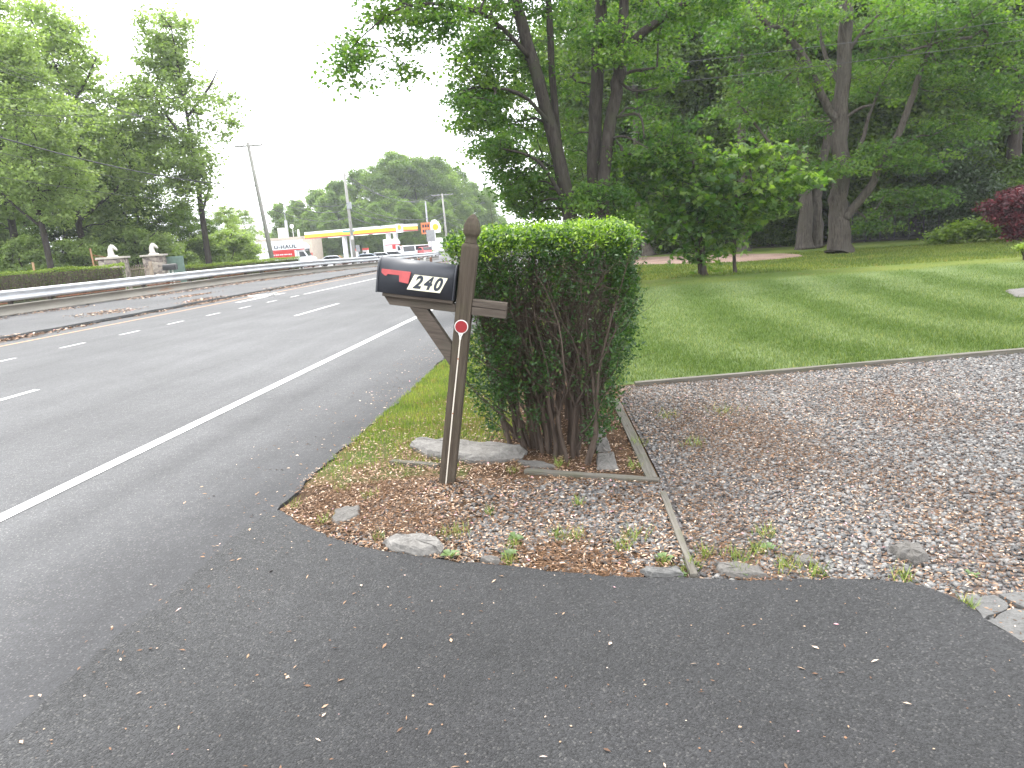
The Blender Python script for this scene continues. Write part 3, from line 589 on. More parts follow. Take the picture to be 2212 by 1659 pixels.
# mailbox
mb = empty('mailbox', (0, 0, 0)); mb.matrix_world = Matrix.Translation(mp.location) @ mp.rotation_euler.to_matrix().to_4x4() @ Matrix.Translation((0, 0, AZ+.052))
tag(mb, 'black metal mailbox numbered 240 with a red flag', 'mailbox')
def mailmat():
    m, n, b = newmat('mailbox_paint'); f = noise(n, coords(n), 3.5, 6, .65); f2 = noise(n, coords(n, (1, 1, .25)), 26, 6, .7)
    c = ramp(n, f, [(.3, (.019, .021, .026)), (.7, (.038, .041, .050))]); c = mix(n, rng(n, f2, .66, .74, 0, .5), c, (.12, .11, .10))
    n.links.new(c, b.inputs['Base Color']); n.links.new(rng(n, f, .3, .7, .38, .55), b.inputs['Roughness']); bump(n, b, f, .12, .01); return m
M['mail'] = mailmat()
board = MB(); board.box(-.505, -hw-.018, -.075, .075, 0, .02); board.build('mounting_board', M['arm'], mb, bevel=.003)
BX0, BX1, BW, BH = -.545, -hw-.012, .083, .132
def arch(w_, h_, n=16): return [(-w_, 0)] + [(-w_*math.cos(PI*i/n), h_+w_*math.sin(PI*i/n)*1.0) for i in range(n+1)] + [(w_, 0)]
body = MB(); pr = arch(BW, BH); body.prism([(p[0], p[1]+.021) for p in pr], 'x', BX0+.012, BX1)
bo = body.build('body', M['mail'], mb, smooth=False)
for p in bo.data.polygons: p.use_smooth = len(p.vertices) == 4
rim = MB(); n_ = len(pr)
for xx, ww in ((BX1-.006, .0025),):
    rim.tube([(xx, p[0]*1.012, p[1]*1.006+.021) for p in pr], ww, 6)
rim.build('rear_rim', M['mail'], mb)
door = MB(); door.prism([(p[0]*1.035, p[1]*1.012+.019) for p in arch(BW, BH)], 'x', BX0, BX0+.0115)
do = door.build('door', M['mail'], mb, bevel=.002); MB().box(BX0-.02, BX0-.001, -.012, .012, .225, .232).build('latch', M['mail'], do)
M['flag'] = simple('faded_red_paint', (.42, .075, .075), .6, 0, .12, 20)
yS = -BW-.004
fl = MB(); fl.prism([(-.515, .165), (-.515, .142), (-.497, .128), (-.484, .125), (-.477, .137), (-.405, .137), (-.402, .098), (-.346, .092), (-.334, .165)], 'y', yS-.004, yS); flo = fl.build('flag', M['flag'], mb, bevel=.0008)
rv = MB(); rv.tube([(-.493, yS-.007, .153), (-.493, yS+.002, .153)], .006, 10); rv.build('pivot', M['flag'], flo)
M['cream'] = simple('cream_sticker', (.72, .68, .50), .55, 0, .08, 25); M['ink'] = simple('dark_ink', (.016, .022, .035), .5)
plate = MB(); plate.prism([(-.352, .058), (-.312, .152), (-.107, .152), (-.147, .058)], 'y', yS-.0015, yS+.001); po = plate.build('number_plate', M['cream'], mb)
def text(s, size, mat, name, parent, loc, rot, shear=0, bold=0, sx=1, ext=.0004, sp=1.15):
    cu = bpy.data.curves.new(name, 'FONT'); cu.body = s; cu.size = size; cu.shear = shear; cu.offset = bold; cu.extrude = ext; cu.align_x = 'CENTER'; cu.align_y = 'CENTER'; cu.space_character = sp
    t = bpy.data.objects.new(name, cu); COL.objects.link(t); bpy.context.view_layer.update()
    me = bpy.data.meshes.new_from_object(t.evaluated_get(bpy.context.evaluated_depsgraph_get())); bpy.data.objects.remove(t)
    o = link(name, me, None, parent); me.materials.clear(); me.materials.append(mat); o.location = loc; o.rotation_euler = rot; o.scale = (sx, 1, 1); return o
text('240', .106, M['ink'], 'digits', po, (-.232, yS-.0024, .1045), (PI/2, 0, 0), .38, .0042, .86, sp=1.32)
# seams between the three stick-on digits
sm_ = MB()
for x in (-.282, -.213): sm_.prism([(x-.021, .0595), (x-.0202, .0595), (x+.0202, .1505), (x+.0194, .1505)], 'y', yS-.0019, yS-.001)
sm_.build('seam', M['rock'], po)
# red reflector on rod, on the near face of the post
rf = empty('reflector_stake', (0, 0, 0)); rf.matrix_world = Matrix.Translation(mp.location) @ mp.rotation_euler.to_matrix().to_4x4()
tag(rf, 'round red reflector on a thin white rod fixed to the post', 'reflector')
M['white'] = simple('white_plastic', (.62, .61, .58), .5, 0, .06, 20)
def redmat():
    m, n, b = newmat('red_reflector'); vo = N(n, 'ShaderNodeTexVoronoi', Scale=260); n.links.new(coords(n), vo.inputs['Vector'])
    n.links.new(ramp(n, vo.outputs['Distance'], [(0, (.30, .004, .008)), (.6, (.19, .003, .006))]), b.inputs['Base Color']); b.inputs['Roughness'].default_value = .3; return m
yy = -hw-.004; RZ = AZ-.082
fr = MB(); fr.tube([(0, yy-.0, RZ), (0, yy-.008, RZ)], .0425, 40); fr.prism([(-.022, RZ-.028), (-.0065, RZ-.062), (-.005, RZ-.082), (.005, RZ-.082), (.0065, RZ-.062), (.022, RZ-.028)], 'y', yy-.0055, yy); fr.build('frame', M['white'], rf, bevel=.0008)
MB().tube([(0, yy-.0082, RZ), (0, yy-.0105, RZ)], .0375, 40).build('lens', redmat(), rf)
M['rod'] = simple('ivory_rod', (.55, .5, .42), .5, 0, .15, 9)
MB().tube([(.0, yy-.003, RZ-.075), (-.002, yy-.004, .55), (.0, yy-.005, .04)], .0042, 10).build('rod', M['rod'], rf)
rbm = simple('rusty_band', (.25, .09, .04), .8)
for z in (.88, .53): MB().tube([(-.001, yy-.0035, z), (-.001, yy-.0035, z+.008)], .0052, 10).build('rust_band', rbm, rf)
MB().tube([(0, yy-.0056, RZ-.052), (0, yy-.0075, RZ-.052)], .003, 10).build('rivet', M['black'], rf)

# ------------------------------------------------------------------ privet hedge seen end on
def hedge_prof(z):   # left / right limits of the near end at height z (y about 5)
    zs = [0, .12, .35, .7, .95, 1.15, 1.4, 1.58, 1.7]
    L = [-.62, -.72, -.86, -.95, -.93, -.88, -.93, -.98, -.95]; R_ = [-.10, -.03, .05, .15, .23, .23, .22, .17, .06]
    return np.interp(z, zs, L), np.interp(z, zs, R_)
hg = empty('privet_hedge', (-.35, 5.6, 0)); tag(hg, 'tall clipped privet hedge with bare dark stems behind the mailbox', 'hedge')
HO = Vector((-.35, 5.6, 0)); HY0, HY1 = 4.78, 7.3; HT = 1.555
def curve_tube(mb_, p0, p1, r0, r1, n=6, wob=.03, sides=6):
    p0, p1 = Vector(p0), Vector(p1); pts = []; off = Vector((random.gauss(0, wob), random.gauss(0, wob), 0)); o2 = Vector((random.gauss(0, wob*.5), random.gauss(0, wob*.5), random.gauss(0, wob*.4)))
    for i in range(n+1):
        t = i/n; pts.append(p0.lerp(p1, t)+off*math.sin(PI*t)+o2*math.sin(2*PI*t)+Vector((random.gauss(0, wob*.09), random.gauss(0, wob*.09), 0)))
    mb_.tube(pts, [r0+(r1-r0)*i/n for i in range(n+1)], sides, cap=False); return pts
st = MB(); st.M = Matrix.Translation(-HO); tops = []
random.seed(21)
basepx = [(1100, 948), (1128, 955), (1140, 962), (1148, 968), (1163, 975), (1172, 980), (1192, 980), (1200, 988), (1214, 985), (1225, 997), (1238, 990), (1250, 985), (1266, 1003), (1270, 990), (1120, 940), (1180, 960), (1230, 960), (1262, 955)]
bases = [(*gnd(u, v)[:2], True) for u, v in basepx] + [(random.uniform(-.72, -.12), random.uniform(5.0, HY1-.1), False) for _ in range(60)]
for bx, by, front in bases:
    r0 = random.uniform(.014, .024) if front else random.uniform(.012, .02); bz = random.uniform(.22, .5)
    l, r_ = hedge_prof(bz); tx = (bx+.35)*1.25-.35; mid = Vector((tx+random.gauss(0, .03), by+random.gauss(0, .04), bz)); curve_tube(st, (bx, by, -.03), mid, r0, r0*.8, 4, .012, 7)
    for k in range(random.choice((2, 3, 3, 4))):
        zt = random.uniform(1.22, 1.5); l, r_ = hedge_prof(zt); fx = (bx+.62)/.6; txx = l+(r_-l)*min(1, max(0, fx+random.gauss(0, .22))); ty = min(HY1, max(HY0-.02, by+random.gauss(0, .2)))
        p = curve_tube(st, mid, (txx, ty, zt), r0*random.uniform(.45, .65), .003, 8, .055, 5); tops.append(p)
for k in range(2600):     # fine twigs
    p = random.choice(tops); a_ = p[random.randint(1, len(p)-2)]; L = random.uniform(.12, .45); d = Vector((random.gauss(0, .6), random.gauss(-.15, .6), random.uniform(.3, 1.1))).normalized()
    curve_tube(st, a_, a_+d*L, .0028, .001, 3, .02, 3)
for side, n_ in ((-1, 60), (1, 70)):   # side shoots
    for k in range(n_):
        z = random.uniform(.25, 1.2); l, r_ = hedge_prof(z); xx = (l if side < 0 else r_); y_ = random.uniform(HY0, HY1-.3)
        curve_tube(st, (xx-side*.25, y_+random.gauss(0, .05), z-.2), (xx+side*random.uniform(-.03, .07), y_-.05, z+random.uniform(0, .15)), .005, .0014, 4, .03, 4)
st.build('stems', M['stem'], hg, smooth=True)
LEAF6 = np.array([[0, 0, 0], [.26, .3, .07], [.2, .72, .05], [0, 1, -.06], [-.2, .72, .05], [-.26, .3, .07], [0, .5, -.02]]); LEAF6F = np.array([(0, 1, 2, 6), (6, 2, 3, 3), (0, 6, 4, 5), (6, 3, 4, 4)])
LEAF6 = np.array([[0, 0, 0], [.27, .38, .08], [0, 1, -.05], [-.27, .38, .08]]); LEAF6F = np.array([(0, 1, 2), (0, 2, 3)])
def leafdir(yaw, elev):      # leaf points along +y of base; rotate to yaw, elevation, random roll
    n = len(yaw); roll = RS.normal(0, .6, n); cr_, sr = np.cos(roll), np.sin(roll); Z = np.zeros(n); O = Z+1
    Rr = np.stack([cr_, Z, sr, Z, O, Z, -sr, Z, cr_], 1).reshape(-1, 3, 3); ce, se = np.cos(elev), np.sin(elev)
    Re = np.stack([O, Z, Z, Z, ce, -se, Z, se, ce], 1).reshape(-1, 3, 3); cy, sy = np.cos(yaw), np.sin(yaw)
    Ry = np.stack([cy, -sy, Z, sy, cy, Z, Z, Z, O], 1).reshape(-1, 3, 3); return Ry @ Re @ Rr
PL = []; RN = []
def addl(x, y, z, r): PL.append(np.column_stack([x, y, z])); RN.append(r)
def sprigs(C, k, sp, lo, hi, zb=.0):
    n = len(C); P = np.repeat(C, k, 0)+RS.normal(size=(n*k, 3))*sp; PL.append(P); RN.append(np.clip(np.repeat(RS.rand(n), k)*(hi-lo)+lo+RS.normal(0, .07, n*k), 0, 1))
# bright top growth
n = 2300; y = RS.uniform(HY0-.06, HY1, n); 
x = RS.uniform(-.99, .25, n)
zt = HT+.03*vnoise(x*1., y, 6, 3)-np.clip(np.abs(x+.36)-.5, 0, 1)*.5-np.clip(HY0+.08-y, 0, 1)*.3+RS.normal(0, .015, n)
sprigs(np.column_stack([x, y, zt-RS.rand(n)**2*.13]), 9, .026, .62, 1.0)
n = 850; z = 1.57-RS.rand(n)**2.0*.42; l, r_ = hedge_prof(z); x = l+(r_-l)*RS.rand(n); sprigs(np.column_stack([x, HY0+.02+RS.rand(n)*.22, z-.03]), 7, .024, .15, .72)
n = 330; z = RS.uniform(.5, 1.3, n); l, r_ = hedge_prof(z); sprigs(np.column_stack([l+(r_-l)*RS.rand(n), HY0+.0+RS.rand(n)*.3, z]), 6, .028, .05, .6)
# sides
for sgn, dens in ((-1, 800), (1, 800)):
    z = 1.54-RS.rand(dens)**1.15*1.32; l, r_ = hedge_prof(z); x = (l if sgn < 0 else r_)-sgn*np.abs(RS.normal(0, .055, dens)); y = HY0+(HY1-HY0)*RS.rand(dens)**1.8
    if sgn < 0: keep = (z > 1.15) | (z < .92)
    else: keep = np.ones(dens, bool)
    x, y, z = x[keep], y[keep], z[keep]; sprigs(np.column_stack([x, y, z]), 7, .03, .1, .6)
# loose sprays on the lower front, left and middle
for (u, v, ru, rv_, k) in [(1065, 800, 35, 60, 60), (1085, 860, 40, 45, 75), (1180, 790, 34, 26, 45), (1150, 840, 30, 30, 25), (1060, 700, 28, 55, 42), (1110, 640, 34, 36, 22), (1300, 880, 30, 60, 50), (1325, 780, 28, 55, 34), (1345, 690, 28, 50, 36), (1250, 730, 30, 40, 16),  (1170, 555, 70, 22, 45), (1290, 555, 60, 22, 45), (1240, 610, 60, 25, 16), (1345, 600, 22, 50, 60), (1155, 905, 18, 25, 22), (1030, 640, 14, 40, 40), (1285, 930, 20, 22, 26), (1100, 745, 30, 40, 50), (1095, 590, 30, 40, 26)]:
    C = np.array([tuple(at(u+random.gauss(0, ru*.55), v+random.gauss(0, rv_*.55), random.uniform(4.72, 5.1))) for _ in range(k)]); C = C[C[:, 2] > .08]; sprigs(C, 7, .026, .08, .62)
P = np.concatenate(PL); R1 = np.concatenate(RN); n = len(P)
V, Fc = stamp(LEAF6, LEAF6F, P-np.array(HO), leafdir(RS.rand(n)*6.28, RS.normal(.35, .5, n)), (.029*(.6+.7*RS.rand(n)))[:, None])
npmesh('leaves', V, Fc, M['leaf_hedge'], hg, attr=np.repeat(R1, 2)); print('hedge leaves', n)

# ------------------------------------------------------------------ trees
def smoothpath(pts, n=4):
    "pts: (x,y,z,r) control points -> finer path"
    o = []; P4 = [np.array(p, float) for p in pts]
    for i in range(len(P4)-1):
        p0 = P4[max(i-1, 0)]; p1 = P4[i]; p2 = P4[i+1]; p3 = P4[min(i+2, len(P4)-1)]
        for k in range(n):
            t = k/n; o.append(.5*((2*p1)+(-p0+p2)*t+(2*p0-5*p1+4*p2-p3)*t*t+(-p0+3*p1-3*p2+p3)*t**3))
    o.append(P4[-1]); return o
MAPLE = np.array([[0, 0, 0], [.42, .12, 0], [.22, .30, .03], [.52, .62, -.03], [.2, .60, .02], [0, 1.05, -.05], [-.2, .60, .02], [-.52, .62, -.03], [-.22, .30, .03], [-.42, .12, 0]])
MAPLEF = np.array([(0, 1, 2), (0, 2, 8), (0, 8, 9), (2, 3, 4), (2, 4, 6), (2, 6, 8), (4, 5, 6), (8, 6, 7)])
BROAD = np.array([[0, 0, 0], [.38, .42, .07], [0, 1, -.05], [-.38, .42, .07]]); BROADF = np.array([(0, 1, 2, 3)])
def grow(seed, stems, clumps, r_leaf, per, leaf, crown_mat, bark_mat, parent, flat=.38, shape='broad', crs=.6, dens_r=(0, 1), twr=.010, outer=None, nodes_from=.15, droop=.15, sides=8, rootflare=1.35, limbs_mat=None):
    """stems: list of control paths (x,y,z,r) local; clumps: (n,3) array of clump centres local."""
    rs = np.random.RandomState(seed); rnd = random.Random(seed); tk = MB()
    nodes = []; 
    for si, s_ in enumerate(stems):
        path = smoothpath(s_); rs_ = [max(.004, p[3]) for p in path]
        if si == 0 or s_[0][2] < .3: rs_[0] *= rootflare; rs_[1] *= 1+(rootflare-1)*.3
        path = [p+np.array([rnd.gauss(0, 1)*p[3]*.09, rnd.gauss(0, 1)*p[3]*.09, 0, 0]) if 0 < i else p for i, p in enumerate(path)]
        tk.tube([p[:3] for p in path], rs_, sides)
        L = len(path)
        for i in range(int(L*nodes_from), L): nodes.append([*path[i][:3], i*.12])
    nodes = np.array(nodes); nb = len(nodes)
    C = clumps; c0 = nodes[:, :3].mean(0)
    d0 = np.array([np.min(np.linalg.norm(nodes[:, :3]-c, axis=1)) for c in C]); C = C[np.argsort(d0)]
    allp = np.zeros((nb+len(C), 4)); allp[:nb] = nodes; par = -np.ones(nb+len(C), int); cnt = nb
    for c in C:
        q = allp[:cnt]; dv = c-q[:, :3]; d = np.linalg.norm(dv, axis=1); cost = d*(1+.6*np.clip(-dv[:, 2]/(d+1e-6), 0, 1))+q[:, 3]*.25
        j = int(np.argmin(cost)); par[cnt] = j; allp[cnt] = [*c, q[j, 3]+d[j]]; cnt += 1
    wgt = np.ones(cnt)
    for i in range(cnt-1, nb-1, -1): wgt[par[i]] += wgt[i] if par[i] >= nb else 0
    for i in range(nb, cnt):
        a = Vector(allp[par[i], :3]); b = Vector(allp[i, :3]); L = (b-a).length
        rr_ = twr*math.sqrt(wgt[i]); r0 = twr*math.sqrt(wgt[i])*1.15; m_ = a.lerp(b, .5)+Vector((rnd.gauss(0, .07), rnd.gauss(0, .07), .09+rnd.gauss(0, .05)))*L
        tk.tube([a, m_, b], [r0, (r0+rr_*.8)/2, max(.004, rr_*.7)], 4, cap=False)
    tk.build('trunk', bark_mat, parent, smooth=True)
    # leaves
    n = len(C)*per; ci = np.repeat(np.arange(len(C)), per); sz = r_leaf*(.6+.8*rs.rand(len(C)))[ci]
    off = rs.normal(size=(n, 3)); off /= np.maximum(1e-6, np.linalg.norm(off, axis=1))[:, None]; off *= (rs.rand(n)**.5*sz)[:, None]; off[:, 2] *= flat; hr = np.hypot(off[:, 0], off[:, 1]); off[:, 2] -= droop*hr*hr/np.maximum(.1, sz)
    P = C[ci]+off; base_r = crs*rs.rand(len(C))[ci]+(1-crs)*rs.rand(n)
    yaw = rs.rand(n)*6.28; el = rs.normal(-.35, .45, n); s = leaf*(.6+.7*rs.rand(n))
    B, BF = (MAPLE, MAPLEF) if shape == 'maple' else (BROAD, BROADF)
    V, Fc = stamp(B, BF, P, leafdir(yaw, el), s[:, None]); npmesh('crown', V, Fc, crown_mat, parent, attr=np.repeat(np.clip(base_r, 0, 1), len(BF)))
def ell(rs, c, r, n, shell=.45):
    "clump centres in an ellipsoid, favouring its outside"
    d = rs.normal(size=(n, 3)); d /= np.linalg.norm(d, axis=1)[:, None]; return np.array(c)+d*np.array(r)*(shell+(1-shell)*rs.rand(n)**.6)[:, None]

# --- tree kinds for copies (height normalised in metres, centred at base)
def kind_tree(name, seed, h, w_, nb, leafm, barkm, per, leaf, r_leaf, label, cat='tree', low=.25, trunk_r=.22, stems=None, blobs=None):
    t = empty(name, (0, 0, 0)); tag(t, label, cat); rs = np.random.RandomState(seed); rn = random.Random(seed)
    if stems is None:
        stems = [[(0, 0, -.1, trunk_r), (rn.gauss(0, .15), rn.gauss(0, .15), h*.3, trunk_r*.85), (rn.gauss(0, .4), rn.gauss(0, .4), h*.6, trunk_r*.5), (rn.gauss(0, .5), rn.gauss(0, .5), h*.92, .03)]]
        for k in range(4):
            a = k*1.7+rn.random(); z = h*(.25+.12*k); stems.append([(0, 0, z, trunk_r*.45), (math.cos(a)*w_*.2, math.sin(a)*w_*.2, z+h*.1, trunk_r*.33), (math.cos(a)*w_*.3, math.sin(a)*w_*.3, z+h*.17, .03)])
    if blobs is None:
        blobs = []
        for k in range(nb):
            a = rn.random()*6.28; zz = low+(1-low)*(k+.5)/nb; env = math.sin(PI*min(1, max(.08, (zz-low*.6)/(1.06-low*.6))))**.7; rr_ = w_*.5*env*rn.uniform(.3, .75)
            blobs.append((math.cos(a)*rr_, math.sin(a)*rr_, zz*h*.95, w_*.24*rn.uniform(.7, 1.2)*max(.5, env), h*.075*rn.uniform(.8, 1.3)))
    C = np.concatenate([ell(rs, (b[0], b[1], b[2]), (b[3], b[3], b[4]), 15) for b in blobs])
    grow(seed, stems, C, r_leaf, per, leaf, leafm, barkm, t, twr=.012, flat=.5); return t
tA = kind_tree('broadleaf_tree', 101, 17, 11, 30, M['leaf_far'], M['bark'], 56, .235, .95, 'x')
tB = kind_tree('broadleaf_tree', 102, 18, 8, 24, M['leaf_far'], M['bark'], 54, .235, .92, 'x', low=.36)
tC = kind_tree('broadleaf_tree', 103, 15, 12, 34, M['leaf_wood'], M['bark2'], 95, .23, 1.05, 'x', low=.12)
tD = kind_tree('broadleaf_tree', 104, 18, 11, 34, M['leaf_wood'], M['bark2'], 90, .24, 1.05, 'x', low=.2)
tE = kind_tree('broadleaf_tree', 107, 17, 11.5, 36, M['leaf_dist'], M['bark'], 85, .32, 1.1, 'x', low=.12)
sA = kind_tree('shrub', 105, 3.2, 3.6, 14, M['leaf_far'], M['bark2'], 60, .16, .55, 'x', cat='shrub', low=.1, trunk_r=.05)
sB = kind_tree('shrub', 106, 3.4, 4.2, 16, M['leaf_wood'], M['bark2'], 70, .15, .6, 'x', cat='shrub', low=.08, trunk_r=.05)
used = set()
def place(src, u, Y, sc, label, group, rz=None, dz=0, v=None):
    p = at(u, 560, Y); z = terr(p.x, p.y)+dz
    sc3 = sc if hasattr(sc, '__len__') else (sc, sc, sc)
    if src.name not in used:
        used.add(src.name); src.location = (p.x, p.y, z); src.rotation_euler = (0, 0, rz or 0); src.scale = sc3; src['label'] = label; src['group'] = group; return src
    return dup(src, (p.x, p.y, z), rz if rz is not None else random.random()*6.28, sc3, label, group)
GL = 'trees beyond the guardrail on the left'
for a in [(tB, 450, 52, (1.05, 1.05, 1.04), 'tall slim tree standing alone left of the leaning pole', 1.0),
          (tA, 190, 50, 1.14, 'tall pale green tree behind the left horse head pillar', .3), (tA, 40, 44, (1.1, 1.1, 1.08), 'tall pale tree rising behind the left clipped hedge', 2.2),
          (tB, 110, 40, .82, 'mid height tree between the two tall trees at far left', 3.1), (tA, -60, 46, 1.15, 'tree cut by the left edge of the photo', 4.0),
          (tC, 310, 56, (.72, .72, .78), 'darker green tree behind the gate, right of the left trees', .8), (tA, 255, 62, .88, 'back row tree showing between the pale tree and the dark one', 5.1), (tC, 150, 60, (1, 1, .9), 'dense dark tree filling the gap behind the left trees', 2.6),
          (tC, -20, 66, 1.0, 'dark tree behind the left edge tree', 1.2), (tA, 500, 68, (.42, .42, .40), 'low tree at the foot of the leaning pole, behind the hedge', 2.0), (tC, 420, 62, (.5, .5, .42), 'short dark tree below the slim tall tree', 4.4), (tA, 535, 96, (.5, .5, .5), 'small tree between the leaning pole and the station building', 1.4)]:
    place(a[0], a[1], a[2], a[3], a[4], GL, a[5])
for i, (u, Y, sc, lab) in enumerate([(60, 42, 1.1, 'leafy shrub behind the left end of the clipped hedge'), (160, 44, 1.0, 'leafy shrub left of the rusty fence panel'), (205, 50, 1.1, 'shrub behind the rusty fence panel'), (320, 50, 1.2, 'shrub behind the iron gate'), (375, 54, .9, 'shrub behind the green board'), (440, 58, 1.1, 'shrub behind the right clipped hedge, nearest the board'), (500, 60, 1.2, 'shrub behind the right clipped hedge, left of the leaning pole'), (535, 64, 1.0, 'shrub right at the leaning pole base'), (515, 84, 1.1, 'shrub behind the tail of the moving truck'), (5, 46, 1.3, 'shrub at the left edge of the photo beyond the hedge'), (262, 54, 1.2, 'shrub between the left pillar and the gate')]):
    place(sA, u, Y, sc, lab, 'shrubs beyond the guardrail')
# distant trees behind the filling station
GF = 'distant trees behind the filling station'
far = [(615, 150, .72, 'leftmost distant tree above the station roof'), (655, 160, .78, 'second distant tree from the left behind the station roof mast'), (700, 165, .92, 'distant tree above the left end of the canopy'), (745, 160, .98, 'distant tree just behind the second utility pole'), (790, 165, 1.12, 'distant tree above the middle of the canopy'), (835, 160, 1.12, 'distant tree above the right half of the canopy'),
       (872, 162, 1.28, 'tallest of the distant trees'), (915, 165, 1.22, 'distant tree above the right canopy corner'), (955, 168, 1.22, 'distant tree behind the third utility pole'), (990, 175, 1.12, 'distant tree between the third and fourth utility poles'), (1025, 185, .95, 'distant tree above the mailbox post tip'), (1062, 190, .85, 'rightmost distant tree beside the open sky'), (1090, 210, .45, 'low distant tree just above the hedge top'),
       (770, 142, .62, 'lower distant tree under the canopy roof'), (720, 140, .55, 'low distant tree right of the station building'), (820, 140, .6, 'low distant tree between the canopy columns'), (885, 145, .62, 'low distant tree behind the white van'), (925, 150, .6, 'low distant tree behind the price sign'), (965, 155, .62, 'low distant tree behind the white trailer'), (1010, 165, .6, 'low distant tree behind the hedge corner'), (680, 150, .6, 'low distant tree behind the station building')]
for i, (u, Y, sc, lab) in enumerate(far): place(tE, u, Y, (sc*.95, sc*.95, sc), lab, GF)
# woodland to the right
GW = 'woodland trees beyond the lawn'; rw = random.Random(5)
labs = ['behind the path', 'behind the saplings', 'left of the hollow trunk', 'behind the big maple', 'right of the big maple', 'above the dark fence', 'behind the rhododendron', 'above the red maple', 'at the right edge']
us = [1330, 1400, 1500, 1590, 1690, 1790, 1890, 1990, 2090, 2190, 2290]
pos_word = ['above the hedge top', 'behind the pale slim trunk', 'behind the left sapling', 'behind the right sapling', 'left of the hollow trunk', 'behind the big maple', 'right of the big maple', 'above the dark fence', 'behind the rhododendron', 'above the red maple', 'off the right edge of the lawn']
for row, (Y, w1) in enumerate(((44, 'front row'), (54, 'middle row'), (66, 'back row'))):
    for i, u in enumerate(us):
        place((tC, tD)[(i+row) % 2], u+rw.uniform(-25, 25)+row*18, Y+rw.uniform(-2, 2), rw.uniform(.92, 1.15), f'{w1} woodland tree {pos_word[i]}', GW, rw.random()*6.28)
for i, (u, Y, sc) in enumerate([(1370, 43, .8), (1440, 42, 1.0), (1530, 42, .9), (1660, 43, 1.0), (1700, 41, .8), (1880, 42, 1.0), (1950, 44, 1.1), (2040, 42, 1.1), (2110, 40, 1.2), (2190, 38, 1.0), (1620, 47, 1.2), (1480, 47, 1.2), (1800, 46, 1.2), (1340, 46, 1.2)]):
    place(sB, u, Y, sc, 'dark shrub at the wood edge, ' + ['right of the hedge top', 'behind the path start', 'behind the left sapling stem', 'between the right sapling and hollow trunk', 'just left of the hollow trunk', 'just right of the big maple', 'left of the dark fence middle', 'behind the dark fence right part', 'behind the ground cover', 'behind the red maple', 'deeper in behind the right sapling', 'deeper in behind the left sapling', 'deeper in behind the big maple', 'deeper in behind the black bin'][i], 'shrubs at the wood edge')
# far wood, one mass behind the rows
rs = np.random.RandomState(77); n = 60000; x = rs.uniform(-2, 70, n); y = 80+rs.rand(n)*14-.12*x; z = rs.rand(n)**.9*25
x = x+np.sin(z*.8)*1.0; keep = z < 22+3*np.sin(x*.5)+2*np.sin(x*1.3); x, y, z = x[keep], y[keep], z[keep]; n = len(x)
V, Fc = stamp(BROAD, BROADF, np.column_stack([x, y, z]), leafdir(rs.rand(n)*6.28, rs.normal(-.3, .5, n)), (.65*(.6+.7*rs.rand(n)))[:, None])
tag(npmesh('far_wood', V, Fc, M['leaf_wood'], attr=np.clip(.5+.4*np.sin(x*1.1+z)*np.sin(z*.9)+rs.normal(0, .12, n), 0, 1)), 'deep dark wood filling in behind the rows of trees', 'wood', kind='stuff')

# --- authored trees: stems given as (u, v, Y, radius)
def path_px(L, o): return [(*(at(u, v, Y)-o), r) for u, v, Y, r in L]
def authored(name, base_uvY, stems, blobs, seed, leafm, barkm, per, leaf, r_leaf, label, group=None, cat='tree', **kw):
    b = at(*base_uvY); o = Vector((b.x, b.y, terr(b.x, b.y))); t = empty(name, o); tag(t, label, cat, group); rs = np.random.RandomState(seed)
    st_ = [path_px(s_, o) for s_ in stems]; Cs = []
    for (u, v, Y, ru, rv_, rY, k) in blobs:
        c = at(u, v, Y)-o; Cs.append(ell(rs, c, (ru*Y/1598, rY, rv_*Y/1598), k, .25))
    C = np.concatenate(Cs); C = C[C[:, 2] > .25]; grow(seed, st_, C, r_leaf, per, leaf, leafm, barkm, t, **kw); return t
g0 = lambda u, Y: at(u, 560, Y)
def gv(u, Y):   # photo height of the ground below (u) at distance Y
    lo_, hi_ = 450., 900.
    for _ in range(40):
        m_ = (lo_+hi_)/2
        if at(u, m_, Y).z > 0: lo_ = m_
        else: hi_ = m_
    return lo_
Yc = 21
b1 = gv(1245, Yc); b2 = gv(1290, Yc)
